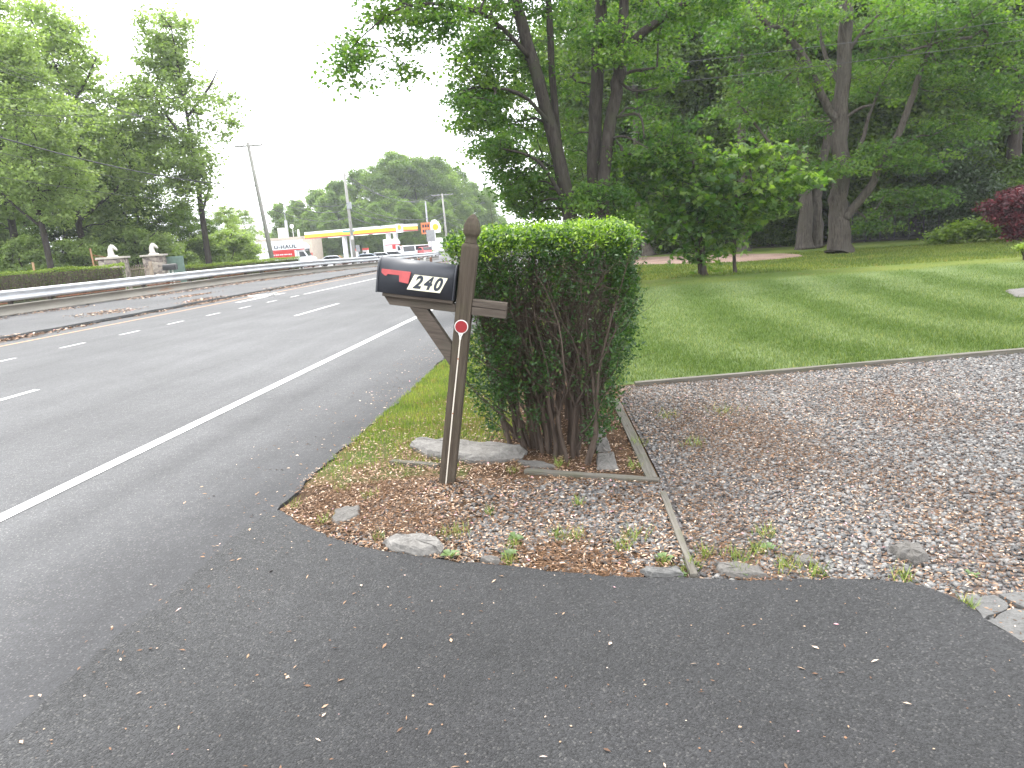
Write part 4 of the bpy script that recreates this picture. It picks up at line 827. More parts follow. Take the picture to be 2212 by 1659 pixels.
authored('maple_tree', (1245, b1, Yc), [
    [(1248, b1+3, Yc, .24), (1238, 490, Yc, .205), (1207, 340, Yc, .185), (1172, 210, Yc, .17), (1130, 60, Yc, .155), (1098, -60, Yc, .14), (1060, -220, Yc, .08)],
    [(1222, 430, Yc+.6, .13), (1208, 330, Yc+.6, .11), (1194, 170, Yc+.6, .095), (1186, 20, Yc+.6, .085), (1180, -150, Yc+.6, .04)],
    [(1225, 450, Yc, .06), (1165, 350, Yc-1, .045), (1080, 320, Yc-2, .02)], [(1190, 270, Yc, .06), (1120, 200, Yc-1, .04), (1020, 190, Yc-1.5, .02)],
    [(1150, 130, Yc, .07), (1060, 40, Yc-1, .05), (960, 10, Yc-2.5, .04), (860, 20, Yc-3.5, .025), (770, 90, Yc-4.5, .012)]],
   [(1040, 30, Yc, 70, 50, 2, 22), (1035, 110, Yc-.5, 65, 45, 2, 26), (1050, 180, Yc, 75, 40, 2.2, 32), (1040, 250, Yc-1, 70, 34, 2, 32), (1030, 215, Yc-.5, 55, 24, 1.5, 14), (1075, 320, Yc-1, 62, 34, 2, 30), (1110, 385, Yc, 58, 32, 2, 28), (1130, 425, Yc+1, 45, 28, 1.5, 20), (1165, 455, Yc+1, 45, 20, 1.5, 14),
    (1100, 110, Yc+1.5, 60, 70, 1.5, 22), (1150, 40, Yc+1.5, 60, 50, 1.5, 16), (1130, 290, Yc+1.5, 60, 50, 1.5, 22), (1170, 370, Yc+1.5, 45, 45, 1.5, 16), (1160, 180, Yc+1.5, 40, 50, 1.5, 10),
    (930, 10, Yc-2.5, 75, 22, 1, 14), (850, 25, Yc-3.5, 60, 22, .8, 10), (775, 100, Yc-4.5, 44, 36, .6, 9), (745, 160, Yc-4.8, 26, 20, .4, 4), (880, 90, Yc-3.5, 36, 22, .6, 4), (940, 60, Yc-3, 50, 28, .6, 8), (1080, -60, Yc, 140, 60, 3, 40), (880, 150, Yc-3.8, 18, 16, .4, 4), (860, -40, Yc-3, 110, 30, 1.5, 20)],
   201, M['leaf_maple'], M['bark'], 88, .105, .56, 'leaning maple with a thin mossy second stem, spreading left over the road', 'maples beyond the hedge', flat=.42, nodes_from=.1, droop=.25, twr=.008)
authored('maple_tree', (1290, b2, Yc), [
    [(1283, b2+3, Yc+.3, .25), (1284, 490, Yc+.3, .20), (1285, 330, Yc+.3, .185), (1291, 150, Yc+.3, .17), (1298, 0, Yc+.3, .15), (1302, -160, Yc+.3, .08)],
    [(1296, b2+3, Yc-.1, .22), (1300, 490, Yc-.1, .185), (1308, 350, Yc-.1, .17), (1330, 200, Yc-.1, .16), (1340, 130, Yc-.1, .17), (1348, 0, Yc-.1, .12), (1352, -140, Yc-.1, .06)],
    [(1335, 120, Yc-.1, .13), (1380, 78, Yc-.3, .12), (1430, 40, Yc-.6, .10), (1490, 0, Yc-1, .085), (1560, -50, Yc-1.4, .05)],
    [(1325, 255, Yc-.1, .04), (1380, 248, Yc-.5, .035), (1392, 300, Yc-.7, .015)], [(1320, 300, Yc-.1, .035), (1350, 295, Yc-.4, .028), (1400, 320, Yc-.8, .015)],
    [(1328, 165, Yc, .05), (1365, 195, Yc-.5, .035), (1420, 190, Yc-1, .018)]],
   [(1250, 60, Yc+1.5, 60, 50, 1.5, 16), (1240, 170, Yc+1.8, 45, 60, 1.5, 12), (1250, 300, Yc+1.8, 40, 60, 1.5, 14), (1245, 400, Yc+1.5, 45, 45, 1.5, 14), (1320, 80, Yc-1, 50, 24, .8, 8), (1280, 60, Yc-1, 40, 20, .8, 5), (1320, 115, Yc-1.2, 45, 16, .6, 7), (1400, 60, Yc+1.5, 60, 50, 1.5, 16), (1420, 150, Yc+1.5, 60, 45, 1.5, 18), (1385, 250, Yc+1.5, 50, 45, 1.5, 12),
    (1370, 340, Yc+1, 60, 40, 1.5, 20), (1360, 420, Yc+.8, 60, 36, 1.5, 22), (1300, 410, Yc-1, 50, 20, .8, 9), (1250, 435, Yc-1, 30, 16, .8, 5), (1350, 470, Yc, 60, 20, 1.2, 16), (1500, 20, Yc-.5, 70, 40, 1.5, 18), (1580, -30, Yc-1, 90, 40, 1.5, 16), (1330, -60, Yc, 120, 50, 2.5, 36), (1450, 300, Yc+1.5, 50, 50, 1.5, 14)],
   202, M['leaf_maple'], M['bark'], 84, .105, .56, 'double trunked maple rising straight above the hedge top', 'maples beyond the hedge', flat=.42, nodes_from=.1, droop=.25, twr=.008)
bm_ = 548; Ym = 30.0
authored('maple_tree', (1813, bm_, Ym), [
    [(1814, bm_+3, Ym, .47), (1812, 500, Ym, .40), (1813, 430, Ym, .34), (1817, 380, Ym, .30), (1815, 300, Ym, .29), (1818, 220, Ym, .26), (1823, 120, Ym, .25), (1829, 0, Ym, .22), (1835, -130, Ym, .1)],
    [(1826, 470, Ym-.2, .19), (1850, 440, Ym-.3, .165), (1882, 400, Ym-.5, .15), (1905, 350, Ym-.7, .13), (1940, 290, Ym-1, .12), (1965, 225, Ym-1.3, .11), (1995, 140, Ym-1.6, .09), (2020, 95, Ym-1.8, .07), (2100, 80, Ym-2.4, .04)],
    [(1812, 265, Ym, .15), (1790, 235, Ym-.2, .14), (1765, 185, Ym-.4, .14), (1735, 120, Ym-.6, .13), (1700, 85, Ym-.8, .12), (1650, 45, Ym-1.2, .10), (1620, 10, Ym-1.4, .08), (1590, -50, Ym-1.5, .05)],
    [(1735, 120, Ym-.6, .08), (1690, 60, Ym-1, .06), (1645, 65, Ym-1.6, .035)], [(1815, 180, Ym, .10), (1795, 150, Ym+.3, .09), (1780, 110, Ym+.5, .08), (1765, 40, Ym+.8, .05)],
    [(1820, 260, Ym, .08), (1855, 235, Ym-.4, .055), (1890, 225, Ym-.8, .03)], [(1826, 120, Ym, .08), (1870, 60, Ym-.3, .06), (1920, 10, Ym-.6, .05)], [(1830, 380, Ym, .09), (1860, 310, Ym+.5, .08), (1885, 230, Ym+1, .05), (1930, 130, Ym+1.5, .03)],
    [(1785, 385, Ym-1.6, .02), (1740, 375, Ym-1.6, .04), (1690, 340, Ym-1.2, .05), (1640, 280, Ym-1, .05), (1590, 215, Ym-1, .03)], [(2020, 95, Ym-1.8, .05), (1960, 110, Ym-2.4, .03)], [(1810, 410, Ym-.3, .05), (1798, 450, Ym-.5, .03)]],
   [(1700, 30, Ym-1, 130, 60, 2, 34), (1850, 30, Ym+1, 120, 60, 2, 30), (2000, 50, Ym-1.5, 110, 60, 2, 34), (2120, 60, Ym-2, 110, 60, 2, 34), (1680, 170, Ym-1, 90, 40, 1.8, 24), (1620, 230, Ym-1, 80, 40, 1.8, 20), (1700, 300, Ym+1, 90, 50, 1.5, 22), (1900, 160, Ym+1.5, 80, 60, 1.5, 22), (2050, 150, Ym-1, 110, 40, 2, 28), (2150, 190, Ym-1, 90, 45, 2, 24), (1960, 330, Ym-.6, 80, 34, 1.6, 22), (1880, 330, Ym-1, 50, 30, 1.2, 10),
    (1780, 365, Ym-1.6, 60, 16, 1.2, 12), (1830, 350, Ym-1.5, 50, 14, 1, 8), (2060, 270, Ym, 90, 40, 1.8, 20), (1940, 430, Ym+.5, 60, 30, 1.4, 12), (1980, 420, Ym, 60, 20, 1.2, 10), (1880, 470, Ym+.5, 45, 28, 1.2, 10), (1620, 90, Ym-1.3, 90, 50, 2, 22), (1760, 230, Ym+1.2, 50, 60, 1.2, 12), (1700, 400, Ym-2, 70, 22, 1.2, 16)],
   203, M['leaf_maple'], M['barkpale'], 84, .135, .78, 'big spreading maple with forked grey trunk standing in the lawn', 'tree', cat='tree', flat=.3, nodes_from=.1, droop=.3, twr=.009, rootflare=1.3)
bh = 537; Yh = 35.8
authored('old_tree', (1757, bh, Yh), [
    [(1738, bh+2, Yh, .42), (1738, 500, Yh, .34), (1740, 440, Yh, .30), (1738, 380, Yh, .27), (1733, 300, Yh, .22), (1730, 250, Yh, .17), (1724, 120, Yh, .08)],
    [(1762, bh+2, Yh+.4, .40), (1762, 500, Yh+.4, .34), (1762, 440, Yh+.4, .30), (1768, 390, Yh+.4, .24), (1790, 280, Yh+.6, .18), (1800, 150, Yh+.8, .09)]],
   [(1730, 200, Yh, 60, 60, 1.6, 18), (1870, 180, Yh, 60, 60, 1.6, 18), (1700, 350, Yh+1, 50, 30, 1.4, 10), (1740, 60, Yh, 70, 50, 1.6, 14)],
   204, M['leaf_wood'], M['barkpale'], 70, .18, .7, 'old hollow twin trunked tree just behind the big maple', rootflare=1.2, twr=.01)
GS = 'maple saplings in the lawn'
for (u, v, Y, seed, bl, sts, lab) in [
    (1520, 594, 22.5, 301, [(1505, 545, 22.5, 50, 16, .6, 14), (1505, 500, 22.5, 65, 22, .8, 24), (1530, 450, 22.5, 75, 30, 1, 34), (1480, 430, 22.5, 75, 34, 1, 34), (1430, 470, 22, 60, 34, .9, 24), (1440, 400, 22.3, 80, 40, 1, 34), (1520, 380, 22.5, 80, 40, 1, 34), (1400, 350, 22, 60, 40, 1, 20), (1470, 320, 22.5, 80, 40, 1.2, 28), (1522, 575, 22.5, 16, 14, .2, 8)], [[(1521, 596, 22.5, .11), (1518, 560, 22.5, .085), (1512, 500, 22.5, .07), (1505, 430, 22.5, .05), (1495, 330, 22.5, .03)], [(1512, 590, 22.5, .05), (1508, 560, 22.4, .04), (1500, 520, 22.3, .02)]], 'left sapling with a thick low leafy stem, standing in the lawn'),
    (1587, 590, 22.9, 302, [(1588, 525, 22.9, 24, 16, .3, 6), (1600, 480, 22.9, 55, 22, .7, 18), (1640, 440, 22.7, 70, 26, .9, 28), (1600, 400, 22.9, 80, 36, 1, 34), (1680, 395, 22.4, 70, 22, .8, 24), (1730, 380, 22.2, 50, 16, .6, 12), (1590, 340, 22.9, 80, 36, 1, 30), (1650, 330, 22.9, 70, 30, 1, 22), (1560, 480, 22.9, 30, 30, .6, 10)], [[(1588, 592, 22.9, .065), (1586, 550, 22.9, .05), (1588, 480, 22.9, .045), (1592, 400, 22.9, .035), (1595, 320, 22.9, .02)], [(1590, 430, 22.9, .03), (1650, 400, 22.6, .02), (1725, 382, 22.2, .01)]], 'slimmer right sapling with a bare straight stem in the lawn')]:
    authored('maple_sapling', (u, v, Y), sts, bl, seed, M['leaf_maple'], M['bark2'], 13, .19, .46, lab, GS, flat=.35, shape='maple', nodes_from=.1, droop=.35, twr=.006, rootflare=1.3, sides=7)
# bare lower trunks at the wood edge
def plain_tree(u, v, Y, path, seed, barkm, label, blobs):
    authored('woodland_tree', (u, v, Y), [path], blobs, seed, M['leaf_wood'], barkm, 60, .2, .8, label, 'straight trunks at the wood edge', rootflare=1.35, twr=.01)
plain_tree(1400, 553, 40, [(1402, 556, 40, .34), (1392, 520, 40, .22), (1383, 470, 40, .19), (1378, 400, 40, .18), (1372, 200, 40, .14), (1370, 0, 40, .08)], 401, M['barkpale'], 'pale slim trunk right of the hedge, leaning left', [(1372, 200, 40, 70, 60, 2, 20), (1372, 60, 40, 80, 60, 2, 20)])
plain_tree(1607, 545, 38, [(1607, 547, 38, .33), (1606, 500, 38, .26), (1605, 440, 38, .24), (1602, 300, 38, .2), (1600, 60, 38, .12)], 402, M['barkpale'], 'straight grey trunk between the right sapling and the hollow tree', [(1600, 200, 38, 70, 60, 2, 20), (1600, 60, 38, 80, 60, 2, 20)])
plain_tree(1452, 553, 44, [(1455, 556, 44, .5), (1447, 500, 44, .42), (1440, 440, 44, .4), (1432, 300, 44, .3), (1430, 60, 44, .15)], 403, M['bark2'], 'thick dark trunk leaning left behind the path', [(1432, 200, 44, 70, 60, 2, 20), (1430, 60, 44, 80, 60, 2, 20)])
plain_tree(2190, 470, 40, [(2205, 520, 40, .45), (2195, 430, 40, .38), (2190, 330, 40, .34), (2200, 200, 40, .25), (2195, 40, 40, .14)], 404, M['bark2'], 'dark trunk behind the red maple near the right edge', [(2190, 150, 40, 80, 70, 2, 24), (2190, 30, 40, 80, 60, 2, 20)])

# red maple, rhododendron, ground cover, lime shrub
authored('red_maple', (2230, 520, 30), [[(2232, 528, 30, .1), (2225, 480, 30, .08), (2205, 440, 30, .03)], [(2232, 510, 30, .07), (2260, 450, 30, .04), (2290, 430, 30, .02)]],
   [(2175, 435, 29.7, 42, 9, .6, 24), (2200, 418, 29.8, 40, 10, .7, 24), (2230, 410, 30, 40, 12, .9, 24), (2165, 458, 29.6, 34, 8, .5, 16), (2190, 470, 29.8, 34, 14, .6, 22), (2215, 480, 30, 40, 22, .8, 30), (2250, 440, 30, 50, 34, 1, 40), (2205, 500, 29.9, 26, 14, .6, 14)],
   501, M['leaf_red'], M['bark2'], 60, .12, .36, 'low mounded tree with dark red feathery leaves at the right edge', flat=.3, droop=.5, twr=.005)
authored('rhododendron', (2050, 505, 36), [[(2050, 520, 36, .08), (2050, 470, 36, .05), (2055, 400, 36, .02)]],
   [(2040, 380, 36, 55, 45, 1.4, 40), (2080, 350, 36, 55, 45, 1.4, 34), (2060, 440, 36, 60, 45, 1.4, 40), (2110, 420, 36, 50, 50, 1.4, 34)],
   502, M['leaf_rhodo'], M['bark2'], 60, .14, .5, 'dark rhododendron with purple blooms left of the red maple', flat=.8, twr=.006)
gc = empty('ground_cover', at(2090, 500, 32)); 
cs = [(2030, 507), (2060, 502), (2090, 498), (2120, 496), (2150, 494), (2175, 493), (2195, 492), (2045, 503), (2075, 494), (2105, 490), (2135, 486)]
Cc = np.concatenate([ell(np.random.RandomState(600+i), at(u, v+4, 32), (.35, .4, .22), 9, .2) for i, (u, v) in enumerate(cs)]); COL.objects  # low hosta band
rs = np.random.RandomState(9); per = 60; P = np.repeat(Cc, per, 0)+rs.normal(size=(len(Cc)*per, 3))*[.2, .2, .12]; P[:, 2] = np.abs(P[:, 2]); n = len(P)
V, Fc = stamp(BROAD, BROADF, P, leafdir(rs.rand(n)*6.28, rs.normal(.4, .4, n)), (.13*(.6+.7*rs.rand(n)))[:, None]); bpy.data.objects.remove(gc)
tag(npmesh('ground_cover', V, Fc, M['leaf_lime'], attr=rs.rand(n)*.5), 'low bright green foliage band below the dark fence', 'ground cover', kind='stuff')
authored('shrub', (2208, 562, 21), [[(2212, 566, 21, .03), (2210, 550, 21, .02), (2205, 540, 21, .01)]], [(2208, 548, 21, 20, 14, .3, 22), (2225, 540, 21, 24, 16, .3, 20)], 503, M['leaf_lime'], M['bark2'], 50, .07, .16, 'small yellow green shrub in the lawn at the right edge', cat='shrub', twr=.004)

# dark chain fence at the wood edge
fn = empty('wire_fence', g0(1950, 41)); tag(fn, 'dark wire fence in the shade right of the big maple', 'fence'); fo = Vector(fn.location)
fa, fb = at(1840, 540, 39.5), at(2060, 505, 38.0); rl = MB()
for i in range(8):
    p = fa.lerp(fb, i/7)-fo; MB().tube([(p.x, p.y, -.1-fo.z), (p.x, p.y, 1.5-fo.z)], .035, 6).build('fence_post', M['black'], fn)
for z in (.1, .8, 1.45): rl.tube([(fa.x-fo.x, fa.y-fo.y, z-fo.z), (fb.x-fo.x, fb.y-fo.y, z-fo.z)], .02, 5)
for i in range(140):
    p = fa.lerp(fb, i/139)-fo; rl.tube([(p.x, p.y, .05-fo.z), (p.x, p.y, 1.45-fo.z)], .006, 3)
rl.build('mesh_panel', M['black'], fn)
# black bin behind the hedge at right
bn = empty('wheelie_bin', tuple(gnd(1368, 561)[:2])+(0,)); tag(bn, 'black wheelie bin just right of the hedge top', 'bin'); s_ = .26
MB().add([(-s_*.8, -s_*.8, .05), (s_*.8, -s_*.8, .05), (s_*.8, s_*.8, .05), (-s_*.8, s_*.8, .05), (-s_, -s_, 1.0), (s_, -s_, 1.0), (s_, s_, 1.0), (-s_, s_, 1.0)], [(3, 2, 1, 0), (4, 5, 6, 7), (0, 1, 5, 4), (1, 2, 6, 5), (2, 3, 7, 6), (3, 0, 4, 7)]).build('body', M['black'], bn, bevel=.01)
MB().prism([(-s_*1.05, 1.0), (s_*1.05, 1.0), (s_*1.05, 1.04), (0, 1.1), (-s_*1.05, 1.04)], 'y', -s_*1.05, s_*1.05).build('lid', M['black'], bn, bevel=.008)
for sx in (-1, 1): MB().tube([(sx*s_*.8, s_*.9, .1), (sx*s_*.95, s_*.9, .1)], .1, 12).build('wheel', M['black'], bn)

# ------------------------------------------------------------------ guardrail
def galv():
    m, n, b = newmat('galvanised_rail'); f = noise(n, coords(n, (1, .3, 1)), 3, 6, .7); f2 = noise(n, coords(n, (1, .35, 2.0)), .9, 5, .75)
    c = ramp(n, f, [(.3, (.42, .43, .45)), (.7, (.66, .67, .69))]); c = mix(n, rng(n, f2, .64, .70, 0, .8), c, (.22, .10, .05))
    n.links.new(c, b.inputs['Base Color']); b.inputs['Metallic'].default_value = .2; b.inputs['Roughness'].default_value = .45; return m
def rubm():
    m, n, b = newmat('dull_channel'); f = noise(n, coords(n, (1, .12, 1)), 2.2, 5, .7); c = ramp(n, f, [(.35, (.20, .185, .155)), (.6, (.30, .275, .235)), (.72, (.28, .16, .10))]); n.links.new(c, b.inputs['Base Color']); b.inputs['Roughness'].default_value = .6; b.inputs['Metallic'].default_value = .2; return m
M['galv'] = galv(); M['rub'] = rubm(); M['rust'] = simple('rusty_steel', (.20, .085, .045), .85, 0, .4, 5)
def railx(y): return -20.0+1.6*sm((y-30)/60)
def GZ(y): return -.6*sm((y-36)/52)
gr = empty('guardrail', (-20, 45, 0)); tag(gr, 'long galvanised steel guardrail with rusty lower channel beyond the road', 'guardrail')
def sweep(prof, ys_, mat, name, x0=0.0):
    V = []; Fc = []; k = len(prof)
    for y_ in ys_:
        for px, pz in prof: V.append((railx(y_)+px+x0+20, y_-45, pz+.03+GZ(y_)))
    for i in range(len(ys_)-1):
        for j in range(k-1): Fc.append((i*k+j, i*k+j+1, (i+1)*k+j+1, (i+1)*k+j))
    o = npmesh(name, V, Fc, mat, gr); md = o.modifiers.new('s', 'SOLIDIFY'); md.thickness = .006; return o
beamp = [(0, .50), (.03, .505), (.085, .55), (.085, .585), (.03, .63), (.0, .665), (.0, .70), (.03, .735), (.085, .78), (.085, .815), (.03, .855), (0, .86)]
sweep(beamp, [9+.5*i for i in range(153)], M['galv'], 'rail_beam', .0)
sweep([(-.02, .02), (.06, .025), (.06, .06), (.0, .09), (.0, .31), (.06, .34), (.06, .37), (-.02, .375)], [9+.5*i for i in range(153)], M['rub'], 'rub_rail')
i = 0
for y_ in [10+1.9*k for k in range(40)]:
    x_ = railx(y_)+20; po_ = MB(); po_.M = Matrix.Translation((0, 0, GZ(y_))); po_.box(x_-.17, x_-.05, y_-45-.05, y_-45+.05, -.1, .84); po_.box(x_-.048, x_-.002, y_-45-.06, y_-45+.06, .48, .82); po_.build('rail_post', M['bark2'], gr)
for k in range(12):
    tb = MB(); y_ = 14+5.7*k; x_ = railx(y_)+20; tb.M = Matrix.Translation((0, 0, GZ(y_+1))); tb.box(x_-.045, x_+.03, y_-45, y_-45+2.6+1.4*((k*7) % 3)/2, .44, .49); tb.build('rusty_bar', M['rust'], gr)
et = MB(); xe = railx(85)+20; et.prism([(-.05, .35), (.12, .35), (.2, .62), (.12, .92), (-.05, .92)], 'y', 40.2, 40.9); et.M = Matrix.Translation((xe, 0, 0)); 
et2 = MB(); et2.M = Matrix.Translation((xe, 0, GZ(85))); et2.box(-.25, .3, 40.05, 40.6, .45, 1.0); et2.build('end_terminal', simple('grey_terminal', (.3, .31, .32), .6), gr, bevel=.05)

# ------------------------------------------------------------------ left side: clipped hedges, pillars, gate
def boxhedge(name, p0, p1, w_, h, label, leaf=.07, dens=1500, seed=1):
    p0, p1 = Vector(p0), Vector(p1); d = (p1-p0); L = d.length; e = empty(name, (p0+p1)/2); e.location.z = terr(e.location.x, e.location.y); e.rotation_euler = (0, 0, math.atan2(d.y, d.x)); tag(e, label, 'hedge', 'clipped hedges beyond the guardrail')
    core = MB(); core.box(-L/2+.1, L/2-.1, -w_/2+.12, w_/2-.12, 0, h-.12); core.build('inner_branches', M['stem'], e)
    rs = np.random.RandomState(seed); n = int(dens*L); s = rs.rand(n); top = s < .45; x = rs.uniform(-L/2, L/2, n); y = np.where(top, rs.uniform(-w_/2, w_/2, n), np.where(rs.rand(n) < .7, -w_/2, w_/2)+rs.normal(0, .04, n)); z = np.where(top, h+rs.normal(0, .03, n)+.04*np.sin(x*2.1), rs.rand(n)*h)
    ed = rs.rand(n) < .04; x = np.where(ed, np.where(rs.rand(n) < .5, -L/2, L/2), x); y = np.where(ed, rs.uniform(-w_/2, w_/2, n), y)
    V, Fc = stamp(BROAD, BROADF, np.column_stack([x, y, z]), leafdir(rs.rand(n)*6.28, rs.normal(.3, .5, n)), (leaf*(.6+.7*rs.rand(n)))[:, None])
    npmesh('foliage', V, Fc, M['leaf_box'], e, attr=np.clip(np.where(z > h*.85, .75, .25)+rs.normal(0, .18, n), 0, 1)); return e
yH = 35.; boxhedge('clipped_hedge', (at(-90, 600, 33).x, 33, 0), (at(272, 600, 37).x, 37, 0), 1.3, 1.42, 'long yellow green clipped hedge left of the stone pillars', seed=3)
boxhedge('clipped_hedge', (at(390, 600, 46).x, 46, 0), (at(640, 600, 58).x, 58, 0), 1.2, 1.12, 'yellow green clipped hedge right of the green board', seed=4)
def stonewall():
    m, n, b = newmat('fieldstone_wall'); vo = N(n, 'ShaderNodeTexVoronoi', Scale=4.5); n.links.new(coords(n, (1, 1, 1.4)), vo.inputs['Vector']); sp = n.nodes.new('ShaderNodeSeparateColor'); n.links.new(vo.outputs['Color'], sp.inputs[0])
    c = ramp(n, sp.outputs[0], [(0, (.10, .08, .075)), (.4, (.22, .18, .16)), (.7, (.33, .28, .24)), (1, (.42, .36, .3))]); ve = N(n, 'ShaderNodeTexVoronoi', Scale=4.5, feature='DISTANCE_TO_EDGE'); n.links.new(coords(n, (1, 1, 1.4)), ve.inputs['Vector'])
    c = mix(n, rng(n, ve.outputs['Distance'], .0, .07, 1, 0), c, (.26, .23, .2)); n.links.new(c, b.inputs['Base Color']); b.inputs['Roughness'].default_value = .9; bump(n, b, ve.outputs['Distance'], .8, .05); return m
M['fstone'] = stonewall(); M['cap'] = simple('cap_stone', (.42, .38, .33), .8, 0, .15, 4, .2); M['statue'] = simple('cast_stone', (.55, .52, .48), .7, 0, .1, 8)
def pillar(u, Y, w_, label, lab2):
    p = at(u, 580, Y); o = empty('stone_pillar', (p.x, p.y, 0), rad(18)); tag(o, label, 'gate pillar', 'stone gate pillars with horse heads')
    MB().box(-w_/2, w_/2, -w_/2, w_/2, -.1, 1.78).build('shaft', M['fstone'], o, bevel=.02); MB().box(-w_/2-.1, w_/2+.1, -w_/2-.1, w_/2+.1, 1.782, 1.90).build('cap', M['cap'], o, bevel=.015)
    h = empty('horse_head', (p.x, p.y, 1.90), rad(18)); h.scale = (1.08,)*3; tag(h, lab2, 'statue', 'horse head statues')
    MB().tube([(0, 0, 0), (0, 0, .07)], [.3, .22], 16).build('plinth', M['statue'], h)
    b = MB(); b.tube([(-.05, 0, .05), (-.06, 0, .2), (-.05, 0, .36), (-.0, 0, .50), (.06, 0, .57)], [.19, .15, .125, .11, .07], 12); b.tube([(-.02, 0, .50), (.06, 0, .53), (.14, 0, .46), (.22, 0, .38), (.27, 0, .33)], [.09, .105, .085, .06, .045], 12)
    for s_ in (-1, 1): b.tube([(-.01, s_*.045, .57), (0, s_*.05, .67)], [.028, .006], 6)
    b.add([(-.14, -.02, .1), (-.22, 0, .15), (-.2, 0, .4), (-.1, 0, .6), (-.03, 0, .62), (-.06, .02, .5)], [(0, 1, 2, 3, 4, 5)]); b.build('head', M['statue'], h, smooth=True)
pillar(248, 40, 1.25, 'left fieldstone gate pillar with a pale cap', 'cast stone horse head on the left gate pillar'); pillar(337, 43, 1.1, 'right fieldstone gate pillar beside the iron gate', 'cast stone horse head on the right gate pillar')
M['iron'] = simple('pale_iron', (.33, .26, .2), .6, .2, .25, 6)
gp = at(302, 590, 40.5); gt = empty('iron_gate', (gp.x, gp.y, 0), rad(-12)); tag(gt, 'rusty pale iron bar gate between the stone pillars', 'gate')
g = MB()
for k in range(13): g.tube([(-.75+k*.125, 0, .1), (-.75+k*.125, 0, 1.25+.12*math.sin(k*.26))], .017, 5)
for z in (.15, 1.12): g.tube([(-.8, 0, z), (.8, 0, z)], .022, 5)
g.build('bars', M['iron'], gt); MB().box(.8, .95, -.07, .07, 0, 1.5).build('gate_post', M['iron'], gt, bevel=.01)
def flat(name, u, v, Y, w_, h, th, mat, rz, label, cat, z=None, group=None):
    p = at(u, v, Y); o = MB().box(-w_/2, w_/2, -th/2, th/2, 0, h).build(name, mat, bevel=min(th, w_)*.1); o.location = (p.x, p.y, terr(p.x, p.y) if z is None else z); o.rotation_euler = (0, 0, rz); return tag(o, label, cat, group)
M['greenb'] = simple('green_board', (.12, .18, .15), .6); flat('green_panel', 376, 580, 44, 1.3, 1.75, .05, M['greenb'], rad(15), 'grey green upright board right of the right pillar', 'panel')
# small mailbox-like black box on legs by the gate
p = at(368, 580, 39.5); kb = empty('roadside_mailbox', (p.x, p.y, 0), rad(10)); tag(kb, 'small black roadside mailbox in front of the green board', 'mailbox')
MB().prism([(q[0]*2.0, q[1]*1.9+.95) for q in arch(.083, .10)], 'x', -.36, .36).build('body', M['black'], kb)
for s_ in (-.1, .1): MB().box(s_-.03, s_+.03, -.04, .04, 0, .95).build('leg', M['white'], kb)
rfn = empty('rusty_fence_panel', at(228, 590, 42)); rfn.location.z = 0; tag(rfn, 'leaning rusty fence panel with an orange post left of the pillars', 'fence')
MB().tube([(-.6, 0, 0), (-.72, 0, 2.5)], .05, 6).build('fence_post', simple('orange_post', (.4, .22, .12), .8), rfn); g = MB()
for z in (.4, .9, 1.2, 1.5, 1.8): g.tube([(-.6, 0, z+.3), (.7, 0, z)], .03, 5)
for k in range(8): g.tube([(-.5+k*.15, 0, .2), (-.5+k*.15, 0, 2.0-k*.06)], .012, 4)
g.build('slats', M['rust'], rfn)
p = at(77, 600, 38); MBp = MB(); MBp.tube([(0, 0, 0), (0, 0, 1.9)], .06, 8); o = MBp.build('marker_post', simple('orange_wood', (.38, .24, .13), .8)); o.location = (p.x, p.y, 0); tag(o, 'orange brown post standing behind the left clipped hedge', 'post')

# ------------------------------------------------------------------ utility poles and wires
M['pole'] = barkmat('pole_wood', (.24, .23, .21), (.40, .385, .36), (.30, .31, .27)); M['wire'] = simple('wire_black', (.03, .03, .033), .6); M['trans'] = simple('transformer_grey', (.35, .36, .37), .5)
def pole(u_t, v_t, u_b, Y, rr_, label, arm=None, extra=None):
    top = at(u_t, v_t, Y); b = at(u_b, 570, Y); b.z = terr(b.x, b.y); e = empty('utility_pole', b); tag(e, label, 'utility pole', 'utility poles along the far side'); t = top-b
    MB().tube([(0, 0, -.2), t*.5, t], [rr_, rr_*.85, rr_*.65], 12).build('pole', M['pole'], e, smooth=True); R = {}
    d = t.normalized(); ad = Vector((math.cos(rad(8)), math.sin(rad(8)), 0))
    if arm:
        c = t-d*.25; a0, a1 = c-ad*arm, c+ad*arm; MB().tube([a0, a1], .07, 6).build('crossarm', M['pole'], e); MB().tube([c-ad*arm*.5, c-d*.9], .02, 4).build('brace', M['pole'], e)
        for k, f in enumerate((-.95, -.35, .35, .95)):
            q = c+ad*arm*f; MB().tube([q+Vector((0, 0, .05)), q+Vector((0, 0, .22))], [.04, .03], 6).build('insulator', M['trans'], e); R[k] = b+q+Vector((0, 0, .22))
    for f, nm in ((.62, 'lowA'), (.58, 'lowB'), (.54, 'lowC'), (.68, 'mid')): R[nm] = b+t*f
    R['top'] = b+t; return e, R
e1, r1 = pole(535, 308, 592, 58, .19, 'pale leaning utility pole with a cross arm, nearest the camera', 1.1)
e2, r2_ = pole(743, 372, 768, 88, .22, 'utility pole in front of the filling station canopy', None)
e3, r3 = pole(955, 418, 970, 138, .22, 'utility pole with cross arm right of the canopy', 2.0)
e4, r4 = pole(1031, 437, 1040, 185, .22, 'distant utility pole with cross arm above the post tip', 2.0)
MB().box(-.25, .25, -.2, .2, 6.9, 7.7).build('transformer', M['trans'], e2, bevel=.05); MB().box(-.16, .16, -.24, -.17, 3.3, 3.75).build('notice', M['white'], e2)
